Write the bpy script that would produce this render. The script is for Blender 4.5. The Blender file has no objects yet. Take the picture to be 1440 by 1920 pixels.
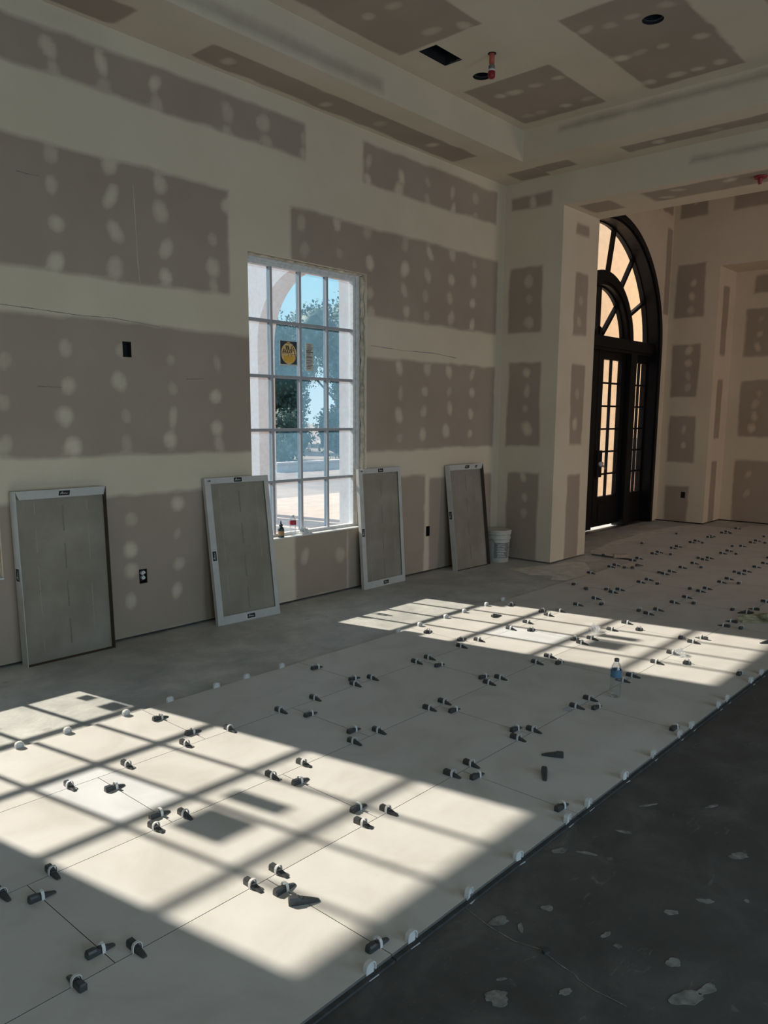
import bpy, bmesh, math, random
import numpy as np
from mathutils import Vector, Matrix

S = bpy.context.scene
COL = S.collection
PI = math.pi
rnd = random.Random(7)

# ------------------------------------------------------------------ camera, sky, sun, lights, exposure
F_PX, YAW, PITCH, ROLL = 1476.93555, 0.84306, -0.16001, 0.00586
CAM = (0.0, -5.28239, 1.67907)
cd = bpy.data.cameras.new('camera')
cam = bpy.data.objects.new('camera', cd)
COL.objects.link(cam)
fw = Vector((math.sin(YAW) * math.cos(PITCH), math.cos(YAW) * math.cos(PITCH), math.sin(PITCH)))
rt = Vector((math.cos(YAW), -math.sin(YAW), 0))
up = rt.cross(fw)
rt2 = rt * math.cos(ROLL) + up * math.sin(ROLL)
up2 = -rt * math.sin(ROLL) + up * math.cos(ROLL)
m = Matrix((rt2, up2, -fw)).transposed().to_4x4()
m.translation = Vector(CAM)
cam.matrix_world = m
cd.sensor_fit = 'HORIZONTAL'
cd.sensor_width = 36.0
cd.lens = F_PX / 1440 * 36.0
cd.shift_y = 59.22 / 1440
cd.clip_start, cd.clip_end = 0.05, 500
S.camera = cam

W = bpy.data.worlds.new('sky')
S.world = W
W.use_nodes = True
wn = W.node_tree.nodes
wl = W.node_tree.links
tc = wn.new('ShaderNodeTexCoord')
sz = wn.new('ShaderNodeSeparateXYZ')
wl.new(tc.outputs['Generated'], sz.inputs[0])
cr_ = wn.new('ShaderNodeValToRGB')
for e_, (p_, c_) in zip((cr_.color_ramp.elements[0], cr_.color_ramp.elements[1], cr_.color_ramp.elements.new(0.25), cr_.color_ramp.elements.new(0.5)),
                        ((0.0, (0.50, 0.68, 0.82)), (1.0, (0.08, 0.24, 0.62)), (0.25, (0.24, 0.58, 0.80)), (0.5, (0.14, 0.38, 0.76)))):
    e_.position, e_.color = p_, (*c_, 1)
wl.new(sz.outputs['Z'], cr_.inputs[0])
wn['Background'].inputs[1].default_value = 1.1
wl.new(cr_.outputs[0], wn['Background'].inputs[0])

SUN_DIR = Vector((0.24, -1.305, -1.0)).normalized()        # the way the light travels
sd = bpy.data.lights.new('sun', 'SUN')
sun = bpy.data.objects.new('sun', sd)
COL.objects.link(sun)
sun.rotation_euler = SUN_DIR.to_track_quat('-Z', 'Y').to_euler()
sd.energy = 7.6
sd.angle = math.radians(0.85)
sd.color = (1.0, 0.955, 0.88)

# added fill lights in openings of the unseen rear wall, behind the camera
for lx, lw, le, lc in ((-0.6, 2.6, 58, (0.66, 0.85, 1.0)), (3.6, 2.6, 52, (0.66, 0.85, 1.0)), (9.75, 1.6, 72, (1.0, 0.72, 0.58))):
    ad = bpy.data.lights.new('rear_fill', 'AREA')
    ao = bpy.data.objects.new('rear_fill', ad)
    COL.objects.link(ao)
    ad.shape, ad.size, ad.size_y = 'RECTANGLE', lw, 2.5
    ad.energy = le
    ad.color = lc
    ao.location = (lx, -8.62, 1.45)
    ao.rotation_euler = (math.radians(90), 0, 0)

VS = S.view_settings
VS.view_transform, VS.look, VS.gamma, VS.exposure = 'Standard', 'None', 1.0, 0.12
VS.use_curve_mapping = False
S.cycles.max_bounces = 10
S.cycles.diffuse_bounces = 6
S.cycles.transparent_max_bounces = 16
S.cycles.use_denoising = True
S.cycles.sample_clamp_indirect = 4.0

# ------------------------------------------------------------------ materials
def srgb(c):
    return tuple(x / 12.92 if x <= 0.04045 else ((x + 0.055) / 1.055) ** 2.4 for x in c)

class NT:
    def __init__(s, name):
        s.m = bpy.data.materials.new(name)
        s.m.use_nodes = True
        s.n, s.l = s.m.node_tree.nodes, s.m.node_tree.links
        s.b = s.n['Principled BSDF']
        s.out = s.n['Material Output']
    def node(s, t, **k):
        x = s.n.new('ShaderNode' + t)
        for a, b in k.items():
            setattr(x, a, b)
        return x
    def link(s, a, b):
        s.l.new(a, b)
    def coord(s, kind='Object'):
        return s.node('TexCoord').outputs[kind]
    def noise(s, scale, detail=4, rough=0.55, vec=None, dist=0.0):
        x = s.node('TexNoise')
        x.inputs['Scale'].default_value = scale
        x.inputs['Detail'].default_value = detail
        x.inputs['Roughness'].default_value = rough
        x.inputs['Distortion'].default_value = dist
        s.link(vec if vec is not None else s.coord(), x.inputs['Vector'])
        return x.outputs['Fac']
    def ramp(s, fac, stops, interp='LINEAR'):
        x = s.node('ValToRGB')
        x.color_ramp.interpolation = interp
        e = x.color_ramp.elements
        while len(e) < len(stops):
            e.new(0.5)
        for q, (p, c) in zip(e, stops):
            q.position = p
            q.color = (*c, 1) if len(c) == 3 else c
        s.link(fac, x.inputs[0])
        return x.outputs[0]
    def mix(s, fac, a, b, mode='MIX'):
        x = s.node('Mix', data_type='RGBA', blend_type=mode)
        for v, i in ((fac, 0), (a, 6), (b, 7)):
            if isinstance(v, (int, float)):
                x.inputs[i].default_value = v
            elif isinstance(v, tuple):
                x.inputs[i].default_value = (*v, 1)
            else:
                s.link(v, x.inputs[i])
        return x.outputs[2]
    def math(s, op, a, b=0.0, c=0.0, clamp=False):
        x = s.node('Math', operation=op, use_clamp=clamp)
        for i, v in enumerate((a, b, c)):
            if isinstance(v, (int, float)):
                x.inputs[i].default_value = v
            else:
                s.link(v, x.inputs[i])
        return x.outputs[0]
    def bump(s, h, strength=0.2, dist=0.01):
        x = s.node('Bump')
        x.inputs['Strength'].default_value = strength
        x.inputs['Distance'].default_value = dist
        s.link(h, x.inputs['Height'])
        s.link(x.outputs[0], s.b.inputs['Normal'])
    def base(s, c):
        if isinstance(c, tuple):
            s.b.inputs['Base Color'].default_value = (*c, 1)
        else:
            s.link(c, s.b.inputs['Base Color'])
    def rough(s, r):
        if isinstance(r, (int, float)):
            s.b.inputs['Roughness'].default_value = r
        else:
            s.link(r, s.b.inputs['Roughness'])

def plain(name, col, rough=0.6, metal=0.0, var=0.12, scale=30.0, spec=0.5):
    t = NT(name)
    f = t.noise(scale, 3)
    lo = tuple(x * (1 - var) for x in col)
    hi = tuple(min(1, x * (1 + var)) for x in col)
    t.base(t.ramp(f, [(0.3, lo), (0.7, hi)]))
    t.rough(rough)
    t.b.inputs['Metallic'].default_value = metal
    t.b.inputs['Specular IOR Level'].default_value = spec
    return t.m

def mud_material():
    t = NT('drywall_and_joint_compound')
    at = t.node('Attribute', attribute_name='mud')
    n1 = t.noise(9, 6, 0.65)
    n2 = t.noise(1.3, 3)
    n3 = t.noise(60, 3)
    v = t.math('ADD', at.outputs['Fac'], t.math('MULTIPLY', t.math('SUBTRACT', n1, 0.5), 0.34))
    fac = t.ramp(v, [(0.16, (0, 0, 0)), (0.80, (1, 1, 1))])
    bare = t.ramp(n2, [(0.3, (0.365, 0.294, 0.230)), (0.7, (0.420, 0.345, 0.275))])
    mud = t.ramp(n2, [(0.3, (0.66, 0.57, 0.435)), (0.7, (0.73, 0.64, 0.50))])
    c = t.mix(fac, bare, mud)
    c = t.mix(t.math('MULTIPLY', n3, 0.10), c, (0.30, 0.28, 0.26))
    t.base(c)
    t.rough(0.85)
    t.b.inputs['Specular IOR Level'].default_value = 0.25
    t.bump(t.math('ADD', t.math('MULTIPLY', fac, 0.6), t.math('MULTIPLY', n1, 0.3)), 0.15, 0.004)
    return t.m

def concrete_material():
    t = NT('concrete_slab')
    co = t.coord()
    big = t.noise(0.55, 5, 0.6, co)
    med = t.noise(3.2, 8, 0.68, co, 0.4)
    fine = t.noise(45, 4, 0.6, co)
    sx = t.node('SeparateXYZ')
    t.link(co, sx.inputs[0])
    # drywall dust lies thick along the window wall and thins out over the open slab
    yy = t.math('ADD', sx.outputs['Y'], t.math('MULTIPLY', t.math('SUBTRACT', med, 0.5), 0.9))
    dust = t.ramp(t.math('MULTIPLY_ADD', yy, 0.25, 1.0), [(0.10, (0, 0, 0)), (0.42, (1, 1, 1))])
    dark = t.ramp(med, [(0.28, (0.038, 0.039, 0.039)), (0.50, (0.075, 0.075, 0.073)), (0.72, (0.145, 0.142, 0.134))])
    pale = t.ramp(med, [(0.28, (0.40, 0.42, 0.41)), (0.52, (0.58, 0.59, 0.57)), (0.72, (0.76, 0.75, 0.71))])
    c = t.mix(dust, dark, pale)
    c = t.mix(t.math('MULTIPLY', t.ramp(big, [(0.4, (0, 0, 0)), (0.65, (1, 1, 1))]), 0.22), c, (0.16, 0.155, 0.145))
    # scattered flecks and scuffs of plaster
    mp = t.node('Mapping')
    mp.inputs['Scale'].default_value = (1.0, 2.2, 1.0)
    mp.inputs['Rotation'].default_value = (0, 0, 0.5)
    t.link(co, mp.inputs[0])
    sc = t.noise(7.0, 7, 0.75, mp.outputs[0], 1.2)
    scuff = t.ramp(sc, [(0.61, (0, 0, 0)), (0.70, (1, 1, 1))])
    c = t.mix(t.math('MULTIPLY', scuff, 0.42), c, (0.33, 0.32, 0.30))
    vo = t.node('TexVoronoi', feature='F1')
    vo.inputs['Scale'].default_value = 5.5
    t.link(co, vo.inputs['Vector'])
    sp = t.node('SeparateColor')
    t.link(vo.outputs['Color'], sp.inputs[0])
    rad = t.math('MULTIPLY', t.math('POWER', sp.outputs[0], 5.0), 0.17)
    dist = t.math('ADD', vo.outputs['Distance'], t.math('MULTIPLY', t.math('SUBTRACT', t.noise(22, 3, 0.6, co), 0.5), 0.10))
    fleck = t.math('LESS_THAN', dist, rad)
    c = t.mix(t.math('MULTIPLY', fleck, 0.45), c, (0.32, 0.315, 0.30))
    c = t.mix(t.math('MULTIPLY', fine, 0.25), c, (0.08, 0.08, 0.078))
    t.base(c)
    t.rough(t.math('MULTIPLY_ADD', med, 0.3, 0.5))
    t.b.inputs['Specular IOR Level'].default_value = 0.35
    t.bump(t.math('ADD', med, t.math('MULTIPLY', fine, 0.25)), 0.25, 0.006)
    return t.m

def tile_material():
    t = NT('porcelain_tile')
    info = t.node('ObjectInfo')
    co = t.coord('Generated')
    of = t.node('VectorMath', operation='MULTIPLY_ADD')
    t.link(co, of.inputs[0])
    of.inputs[1].default_value = (1.2, 0.6, 0.0)
    cmb = t.node('CombineXYZ')
    t.link(t.math('MULTIPLY', info.outputs['Random'], 50.0), cmb.inputs[0])
    t.link(cmb.outputs[0], of.inputs[2])
    n1 = t.noise(2.6, 7, 0.62, of.outputs[0], 0.8)
    n2 = t.noise(26, 4, 0.6, of.outputs[0])
    c = t.ramp(n1, [(0.28, (0.515, 0.495, 0.465)), (0.5, (0.60, 0.585, 0.56)), (0.74, (0.65, 0.64, 0.62))])
    c = t.mix(t.math('MULTIPLY', n2, 0.16), c, (0.50, 0.47, 0.43))
    t.base(c)
    t.rough(t.math('MULTIPLY_ADD', n1, 0.25, 0.42))
    t.b.inputs['Specular IOR Level'].default_value = 0.4
    return t.m

def glass_material(name, tint, film, film_col):
    t = NT(name)
    tr = t.node('BsdfTransparent')
    tr.inputs[0].default_value = (*tint, 1)
    gl = t.node('BsdfGlossy')
    gl.inputs['Roughness'].default_value = 0.02
    lw = t.node('LayerWeight')
    lw.inputs[0].default_value = 0.5
    mx = t.node('MixShader')
    t.link(t.math('MULTIPLY_ADD', t.math('POWER', lw.outputs['Facing'], 5.0), 0.45, 0.02), mx.inputs[0])
    t.link(tr.outputs[0], mx.inputs[1])
    t.link(gl.outputs[0], mx.inputs[2])
    last = mx.outputs[0]
    if film:
        tl = t.node('BsdfTranslucent')
        tl.inputs[0].default_value = (*film_col, 1)
        n = t.noise(7, 6, 0.7)
        n2 = t.noise(28, 5, 0.7)
        f = t.ramp(t.math('MULTIPLY_ADD', n2, 0.35, t.math('MULTIPLY', n, 0.65)),
                   [(0.35, (film * 0.75,) * 3), (0.58, (film,) * 3), (0.74, (min(1, film * 2.0),) * 3)])
        mf = t.node('MixShader')
        t.link(f, mf.inputs[0])
        t.link(last, mf.inputs[1])
        t.link(tl.outputs[0], mf.inputs[2])
        last = mf.outputs[0]
    t.link(last, t.out.inputs[0])
    return t.m

def bottle_material():
    t = NT('clear_plastic')
    tr = t.node('BsdfTransparent')
    tr.inputs[0].default_value = (0.93, 0.95, 0.96, 1)
    gl = t.node('BsdfGlossy')
    gl.inputs['Roughness'].default_value = 0.08
    lw = t.node('LayerWeight')
    lw.inputs[0].default_value = 0.35
    mx = t.node('MixShader')
    t.link(t.math('MULTIPLY_ADD', lw.outputs['Facing'], 0.75, 0.08, clamp=True), mx.inputs[0])
    t.link(tr.outputs[0], mx.inputs[1])
    t.link(gl.outputs[0], mx.inputs[2])
    t.link(mx.outputs[0], t.out.inputs[0])
    return t.m

def leaf_material(name, a, b):
    t = NT(name)
    t.base(t.ramp(t.noise(1.1, 4), [(0.3, a), (0.7, b)]))
    t.rough(0.7)
    return t.m

def ground_material():
    t = NT('pale_site_ground')
    n = t.noise(0.09, 6, 0.6)
    n2 = t.noise(1.4, 6, 0.65)
    c = t.ramp(t.math('MULTIPLY_ADD', n2, 0.35, t.math('MULTIPLY', n, 0.65)),
               [(0.36, (0.13, 0.11, 0.105)), (0.5, (0.24, 0.20, 0.185)), (0.62, (0.35, 0.295, 0.27))])
    t.base(c)
    t.rough(0.9)
    return t.m

def carton_back_material():
    t = NT('unglazed_tile_back')
    co = t.coord()
    n = t.noise(3, 5, 0.6, co)
    n2 = t.noise(40, 4, 0.6, co)
    c = t.ramp(n, [(0.3, (0.255, 0.222, 0.175)), (0.7, (0.36, 0.325, 0.268))])
    t.base(t.mix(t.math('MULTIPLY', n2, 0.3), c, (0.20, 0.18, 0.15)))
    t.rough(0.85)
    return t.m

def cardboard_material():
    t = NT('white_cardboard')
    co = t.coord()
    n = t.noise(6, 5, 0.6, co)
    mp = t.node('Mapping')
    mp.inputs['Scale'].default_value = (30, 30, 3)
    t.link(co, mp.inputs[0])
    n2 = t.noise(2.0, 6, 0.7, mp.outputs[0])
    c = t.ramp(n, [(0.3, (0.50, 0.49, 0.47)), (0.7, (0.60, 0.59, 0.57))])
    t.base(t.mix(t.math('MULTIPLY', t.ramp(n2, [(0.6, (0, 0, 0)), (0.75, (1, 1, 1))]), 0.5), c, (0.30, 0.28, 0.25)))
    t.rough(0.8)
    return t.m

M = {
    'mud': mud_material(), 'concrete': concrete_material(), 'tile': tile_material(),
    'film_glass': glass_material('filmed_glass', (0.975, 0.955, 0.915), 0.06, (0.38, 0.72, 1.0)),
    'clear_glass': glass_material('clear_glass', (0.97, 0.98, 0.98), 0, None),
    'door_glass': glass_material('door_glass', (0.96, 0.96, 0.95), 0, None),
    'bottle': bottle_material(),
    'white': plain('white_vinyl', (0.70, 0.71, 0.71), 0.45),
    'muntin': plain('backlit_muntin', (0.40, 0.42, 0.46), 0.5, var=0.05),  # white vinyl bars greyed: their backlit shade is in the colour
    'muntin_out': plain('dark_outer_muntin', (0.10, 0.12, 0.15), 0.5, var=0.05),  # outer half of each bar, much darker than the inner half
    'foam': plain('spray_foam_and_shims', (0.55, 0.47, 0.36), 0.9, var=0.35, scale=14),
    'stucco': plain('white_stucco', (0.56, 0.51, 0.50), 0.95, var=0.08, scale=18),
    'cream': plain('cream_stucco', (0.84, 0.66, 0.47), 0.95, var=0.06, scale=12),
    'iron': plain('black_iron', (0.006, 0.0055, 0.006), 0.5, var=0.2, spec=0.25),
    'steel': plain('brushed_steel', (0.45, 0.44, 0.42), 0.35, 1.0),
    'wrap': plain('milky_wrap', (0.62, 0.62, 0.62), 0.5),
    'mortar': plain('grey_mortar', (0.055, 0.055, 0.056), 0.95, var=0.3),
    'seam': plain('torn_tape_seam', (0.17, 0.15, 0.13), 0.9),
    'splash2': plain('pale_scratch', (0.60, 0.56, 0.48), 0.9),
    'splash': plain('dry_plaster', (0.22, 0.215, 0.20), 0.95, var=0.45, scale=28),
    'smear': plain('pale_mortar_smear', (0.66, 0.65, 0.61), 0.95, var=0.16, scale=9),
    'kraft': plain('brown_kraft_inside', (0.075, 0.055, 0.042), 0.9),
    'film_scrap': glass_material('clear_film', (0.93, 0.94, 0.95), 0.22, (0.9, 0.92, 0.95)),
    'patch': plain('pale_mortar', (0.34, 0.345, 0.325), 0.95, var=0.18, scale=9),
    'wedge': plain('charcoal_plastic', (0.048, 0.052, 0.056), 0.4, var=0.15),
    'tile_edge': plain('dark_tile_edge', (0.13, 0.125, 0.118), 0.9),  # tile sides set far darker than the top face
    'clip': plain('white_plastic', (0.66, 0.66, 0.65), 0.4, var=0.05),
    'tile_back': carton_back_material(), 'card': cardboard_material(),
    'glue_mark': plain('faint_glue_mark', (0.225, 0.20, 0.165), 0.85),
    'line': plain('saw_scored_line', (0.44, 0.41, 0.35), 0.8),
    'black': plain('black_ink', (0.012, 0.012, 0.013), 0.5, var=0.1),
    'ink': plain('white_ink', (0.60, 0.60, 0.58), 0.6),
    'dark': plain('dark_void', (0.010, 0.011, 0.013), 0.9, var=0.1),
    'sheet': plain('galvanised_sheet', (0.20, 0.20, 0.20), 0.5, 0.6),
    'pail': plain('white_pail_plastic', (0.52, 0.52, 0.48), 0.5, var=0.08),
    'pail_label': plain('grey_pail_label', (0.20, 0.21, 0.21), 0.6, var=0.25, scale=60),
    'red': plain('orange_red_pipe', (0.42, 0.085, 0.055), 0.45),
    'red2': plain('deep_red_cap', (0.26, 0.012, 0.022), 0.4),
    'grey_pl': plain('grey_fitting', (0.15, 0.145, 0.12), 0.5),
    'yellow': plain('yellow_print', (0.86, 0.50, 0.07), 0.6, var=0.06),
    'navy': plain('slate_print', (0.035, 0.055, 0.07), 0.6, var=0.06),
    'paper': plain('label_paper', (0.66, 0.66, 0.60), 0.7, var=0.05),
    'pale_yellow': plain('pale_yellow_print', (0.86, 0.62, 0.30), 0.6, var=0.06),
    'glue_dark': plain('dark_glue_bottle', (0.02, 0.045, 0.06), 0.4),
    'glue_label': plain('tan_label', (0.42, 0.26, 0.13), 0.6),
    'label_red': plain('red_label', (0.50, 0.03, 0.06), 0.5),
    'label_blue': plain('blue_label', (0.09, 0.19, 0.30), 0.5, var=0.2),
    'cap': plain('grey_bottle_cap', (0.16, 0.13, 0.13), 0.5),
    'scrap': plain('clear_film_scrap', (0.72, 0.73, 0.72), 0.4),
    'rag': plain('khaki_cloth', (0.34, 0.31, 0.19), 0.9, var=0.35, scale=12),
    'wood': plain('pale_cut_block', (0.40, 0.30, 0.24), 0.8, var=0.15),
    'bark': plain('bark', (0.10, 0.08, 0.065), 0.9, var=0.3),
    'leaf1': leaf_material('blue_green_leaves', (0.030, 0.070, 0.060), (0.065, 0.125, 0.090)),
    'leaf2': leaf_material('olive_leaves', (0.050, 0.075, 0.040), (0.095, 0.125, 0.065)),
    'ground': ground_material(),
    'paving': plain('pale_paving', (0.47, 0.395, 0.345), 0.9, var=0.12, scale=3),
    'stone': plain('grey_stacked_stone', (0.20, 0.185, 0.175), 0.9, var=0.3, scale=8),
    'brick': plain('pinkish_brick', (0.36, 0.22, 0.17), 0.9, var=0.2, scale=20),
}

# ------------------------------------------------------------------ mesh helpers
class MB:
    """collects geometry and links it as ONE mesh object"""
    def __init__(s):
        s.v, s.f, s.mi, s.sm = [], [], [], []
    def add(s, vs, fs, mat=0, smooth=False, mx=None):
        b = len(s.v)
        if mx is not None:
            vs = [mx @ Vector(p) for p in vs]
        s.v += [tuple(p) for p in vs]
        for f in fs:
            s.f.append([b + i for i in f])
            s.mi.append(mat)
            s.sm.append(smooth)
        return s
    def box(s, x0, x1, y0, y1, z0, z1, mat=0, mx=None):
        vs = [(x, y, z) for z in (z0, z1) for y in (y0, y1) for x in (x0, x1)]
        fs = [(0, 2, 3, 1), (4, 5, 7, 6), (0, 1, 5, 4), (2, 6, 7, 3), (0, 4, 6, 2), (1, 3, 7, 5)]
        return s.add(vs, fs, mat, False, mx)
    def lathe(s, prof, n=24, mat=0, mx=None, cap=True, smooth=True):
        vs, fs = [], []
        for r, z in prof:
            for i in range(n):
                a = 2 * PI * i / n
                vs.append((r * math.cos(a), r * math.sin(a), z))
        for k in range(len(prof) - 1):
            for i in range(n):
                j = (i + 1) % n
                fs.append((k * n + i, k * n + j, (k + 1) * n + j, (k + 1) * n + i))
        s.add(vs, fs, mat, smooth, mx)
        if cap:
            for k, rev in ((0, True), (len(prof) - 1, False)):
                if prof[k][0] > 1e-5:
                    ring = [vs[k * n + i] for i in range(n)]
                    s.add(ring, [list(range(n))[::-1] if rev else list(range(n))], mat, False, mx)
        return s
    def tube(s, pts, r, n=8, mat=0, mx=None, closed=False):
        pts = [Vector(p) for p in pts]
        vs, fs = [], []
        for i, p in enumerate(pts):
            a = pts[max(0, i - 1)] if not closed else pts[i - 1]
            b = pts[min(len(pts) - 1, i + 1)] if not closed else pts[(i + 1) % len(pts)]
            d = (b - a).normalized()
            u = d.orthogonal().normalized() if i == 0 else (u - d * u.dot(d)).normalized()
            w = d.cross(u)
            rr = r[i] if isinstance(r, (list, tuple)) else r
            for k in range(n):
                an = 2 * PI * k / n
                vs.append(p + (u * math.cos(an) + w * math.sin(an)) * rr)
        L = len(pts)
        for i in range(L if closed else L - 1):
            for k in range(n):
                q = (k + 1) % n
                i2 = (i + 1) % L
                fs.append((i * n + k, i * n + q, i2 * n + q, i2 * n + k))
        if not closed:
            fs.append(tuple(range(n))[::-1])
            fs.append(tuple(range((L - 1) * n, L * n)))
        return s.add(vs, fs, mat, True, mx)
    def prism(s, poly, h0, h1, mat=0, mx=None):
        n = len(poly)
        vs = [(x, y, h0) for x, y in poly] + [(x, y, h1) for x, y in poly]
        fs = [tuple(range(n))[::-1], tuple(range(n, 2 * n))]
        fs += [(i, (i + 1) % n, n + (i + 1) % n, n + i) for i in range(n)]
        return s.add(vs, fs, mat, False, mx)
    def loft(s, secs, mat=0, mx=None, smooth=False):
        n = len(secs[0])
        vs = [p for q in secs for p in q]
        fs = []
        for k in range(len(secs) - 1):
            for i in range(n):
                j = (i + 1) % n
                fs.append((k * n + i, k * n + j, (k + 1) * n + j, (k + 1) * n + i))
        fs.append(tuple(range(n))[::-1])
        fs.append(tuple(range((len(secs) - 1) * n, len(secs) * n)))
        return s.add(vs, fs, mat, smooth, mx)
    def mesh(s, name, mats):
        me = bpy.data.meshes.new(name)
        me.from_pydata(s.v, [], s.f)
        for q in (mats if isinstance(mats, (list, tuple)) else [mats]):
            me.materials.append(q)
        me.polygons.foreach_set('material_index', s.mi)
        me.polygons.foreach_set('use_smooth', s.sm)
        bm = bmesh.new()
        bm.from_mesh(me)
        bmesh.ops.recalc_face_normals(bm, faces=bm.faces)
        bm.to_mesh(me)
        bm.free()
        me.update()
        return me
    def build(s, name, mats, parent=None, bevel=0.0):
        o = bpy.data.objects.new(name, s.mesh(name, mats))
        COL.objects.link(o)
        if parent is not None:
            o.parent = parent
        if bevel:
            b = o.modifiers.new('bevel', 'BEVEL')
            b.width, b.segments, b.limit_method = bevel, 2, 'ANGLE'
        return o

def tag(o, label=None, cat=None, group=None, kind=None):
    for k, v in (('label', label), ('category', cat), ('group', group), ('kind', kind)):
        if v:
            o[k] = v
    return o

def thing(name, label, cat, loc=(0, 0, 0), rz=0.0, group=None):
    o = bpy.data.objects.new(name, None)
    o.empty_display_size = 0.05
    COL.objects.link(o)
    o.location = loc
    o.rotation_euler = (0, 0, rz)
    return tag(o, label, cat, group)

def link(name, me, parent=None, loc=(0, 0, 0), rot=(0, 0, 0)):
    o = bpy.data.objects.new(name, me)
    COL.objects.link(o)
    o.parent = parent
    o.location = loc
    o.rotation_euler = rot
    return o

def structure(o):
    o['kind'] = 'structure'
    return o

def vnoise(u, v, f, seed):
    r = np.random.RandomState(seed)
    out = np.zeros_like(u)
    for k in range(6):
        a, p = r.uniform(0, 2 * PI, 2)
        ff = f * (0.6 + 0.35 * k)
        out += np.sin((u * math.cos(a) + v * math.sin(a)) * ff + p) / (1 + 0.5 * k)
    return out / 2.6

def mud_sheet(mb, org, ud, vd, u0, u1, v0, v1, holes=(), bare=(), spots=(), res=0.03, seed=1, hole_fn=None):
    """a plasterboard sheet as a fine grid; per-vertex 'mud' says where joint compound covers the board"""
    def ticks(a, b, extra):
        t = list(np.linspace(a, b, max(2, int(round((b - a) / res)) + 1)))
        for e in extra:
            if a < e < b:
                t = [q for q in t if abs(q - e) > 0.006 or q in (a, b)] + [e]
        return np.array(sorted(set(t)))
    us = ticks(u0, u1, [h for q in holes for h in q[:2]])
    vs = ticks(v0, v1, [h for q in holes for h in q[2:4]])
    U, V = np.meshgrid(us, vs)
    mud = np.ones_like(U)
    wob = vnoise(U, V, 4.0, seed) * 0.016 + vnoise(U, V, 22.0, seed + 9) * 0.008
    for q in bare:
        a, b, c, d = q[:4]
        s = q[4] if len(q) > 4 else 0.035
        dd = np.minimum(np.minimum(U - a, b - U), np.minimum(V - c, d - V)) + wob
        t = np.clip((dd + s) / (2 * s), 0, 1)
        mud = np.minimum(mud, 1 - t * t * (3 - 2 * t))
    r = random.Random(seed)
    for (su, sv) in spots:
        ru, rv = 0.055 * r.uniform(0.8, 1.35), 0.075 * r.uniform(0.8, 1.3)
        an = r.uniform(-0.6, 0.6)
        du, dv = U - su - r.uniform(-.015, .015), V - sv - r.uniform(-.015, .015)
        a = du * math.cos(an) + dv * math.sin(an)
        b = -du * math.sin(an) + dv * math.cos(an)
        d = np.sqrt((a / ru) ** 2 + (b / rv) ** 2) + vnoise(U, V, 40, seed + int(su * 97 + sv * 31) % 999) * 0.16
        t = np.clip((1.25 - d) / 0.75, 0, 1)
        mud = np.maximum(mud, t * r.uniform(0.36, 0.78))
    O, ud, vd = np.array(org, float), np.array(ud, float), np.array(vd, float)
    P = O + U[..., None] * ud + V[..., None] * vd
    nv, nu = U.shape
    base = len(mb.v)
    mb.v += [tuple(p) for p in P.reshape(-1, 3)]
    for j in range(nv - 1):
        cv = (vs[j] + vs[j + 1]) / 2
        for i in range(nu - 1):
            cu = (us[i] + us[i + 1]) / 2
            if any(h[0] < cu < h[1] and h[2] < cv < h[3] for h in holes):
                continue
            if hole_fn and hole_fn(cu, cv):
                continue
            k = base + j * nu + i
            mb.f.append([k, k + 1, k + nu + 1, k + nu])
            mb.mi.append(0)
            mb.sm.append(False)
    mb.mud = getattr(mb, 'mud', {})
    mb.mud.update({base + i: float(x) for i, x in enumerate(mud.reshape(-1))})
    return mb

def build_mud(mb, name, mats):
    o = mb.build(name, mats)
    d = getattr(mb, 'mud', {})
    arr = np.ones(len(mb.v), np.float32)
    for k, x in d.items():
        arr[k] = x
    at = o.data.attributes.new('mud', 'FLOAT', 'POINT')
    at.data.foreach_set('value', arr)
    return structure(o)

H, H2 = 4.27, 4.57                # soffit and tray heights
XC, XF, YJ, ZH = 7.98, 8.81, -0.748, 3.945   # cased opening: room face, foyer face, jamb, head
XR, HF = 12.74, 6.2               # foyer right wall, foyer height
RY = -8.7                         # rear wall
XL = -3.4                         # far left end of the room
WIN = [(4.243, 5.664), (0.723, 2.144)]   # the two drywall openings of the windows
WZ0, WZ1 = 0.603, 3.003
DX, DZ, DR = 10.765, 2.742, 1.665       # entry door arch: centre, springing, glass radius

# ------------------------------------------------------------------ wall_left: the window wall
def stud_spots(cols, zs, jit=0.03, seed=3):
    r = random.Random(seed)
    return [(c + r.uniform(-jit, jit), z + r.uniform(-jit, jit)) for c in cols for z in zs]

mb = MB()
bare = [(1.9, 4.89, 3.84, 4.13), (5.61, 7.81, 3.81, 4.17),
        (2.0, 4.07, 2.62, 3.43), (4.71, 7.85, 2.62, 3.43), (-3.0, 1.6, 2.62, 3.43),
        (2.0, 4.6, 1.385, 2.33), (5.55, 7.85, 1.335, 2.25), (-3.0, 1.6, 1.40, 2.33),
        (2.0, 4.45, 0.0, 1.10), (4.72, 5.4, 0.0, 0.62), (5.4, 6.58, 0.0, 1.06), (6.66, 7.84, 0.0, 1.03), (-3, 1.6, 0, 1.1)]
sp = [(2.66, 4.01), (2.68, 3.89), (3.04, 4.02), (3.05, 3.89), (3.44, 4.02), (3.44, 3.88), (4.07, 4.0), (4.07, 3.84), (4.44, 4.0),
      (4.45, 3.86), (4.87, 4.01), (4.88, 3.88), (5.68, 4.02), (5.67, 3.85), (6.15, 3.99), (6.57, 4.02), (6.97, 4.0), (7.38, 4.02), (6.13, 3.83),
      (6.56, 3.84), (6.98, 3.82), (7.39, 3.83)]
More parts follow.
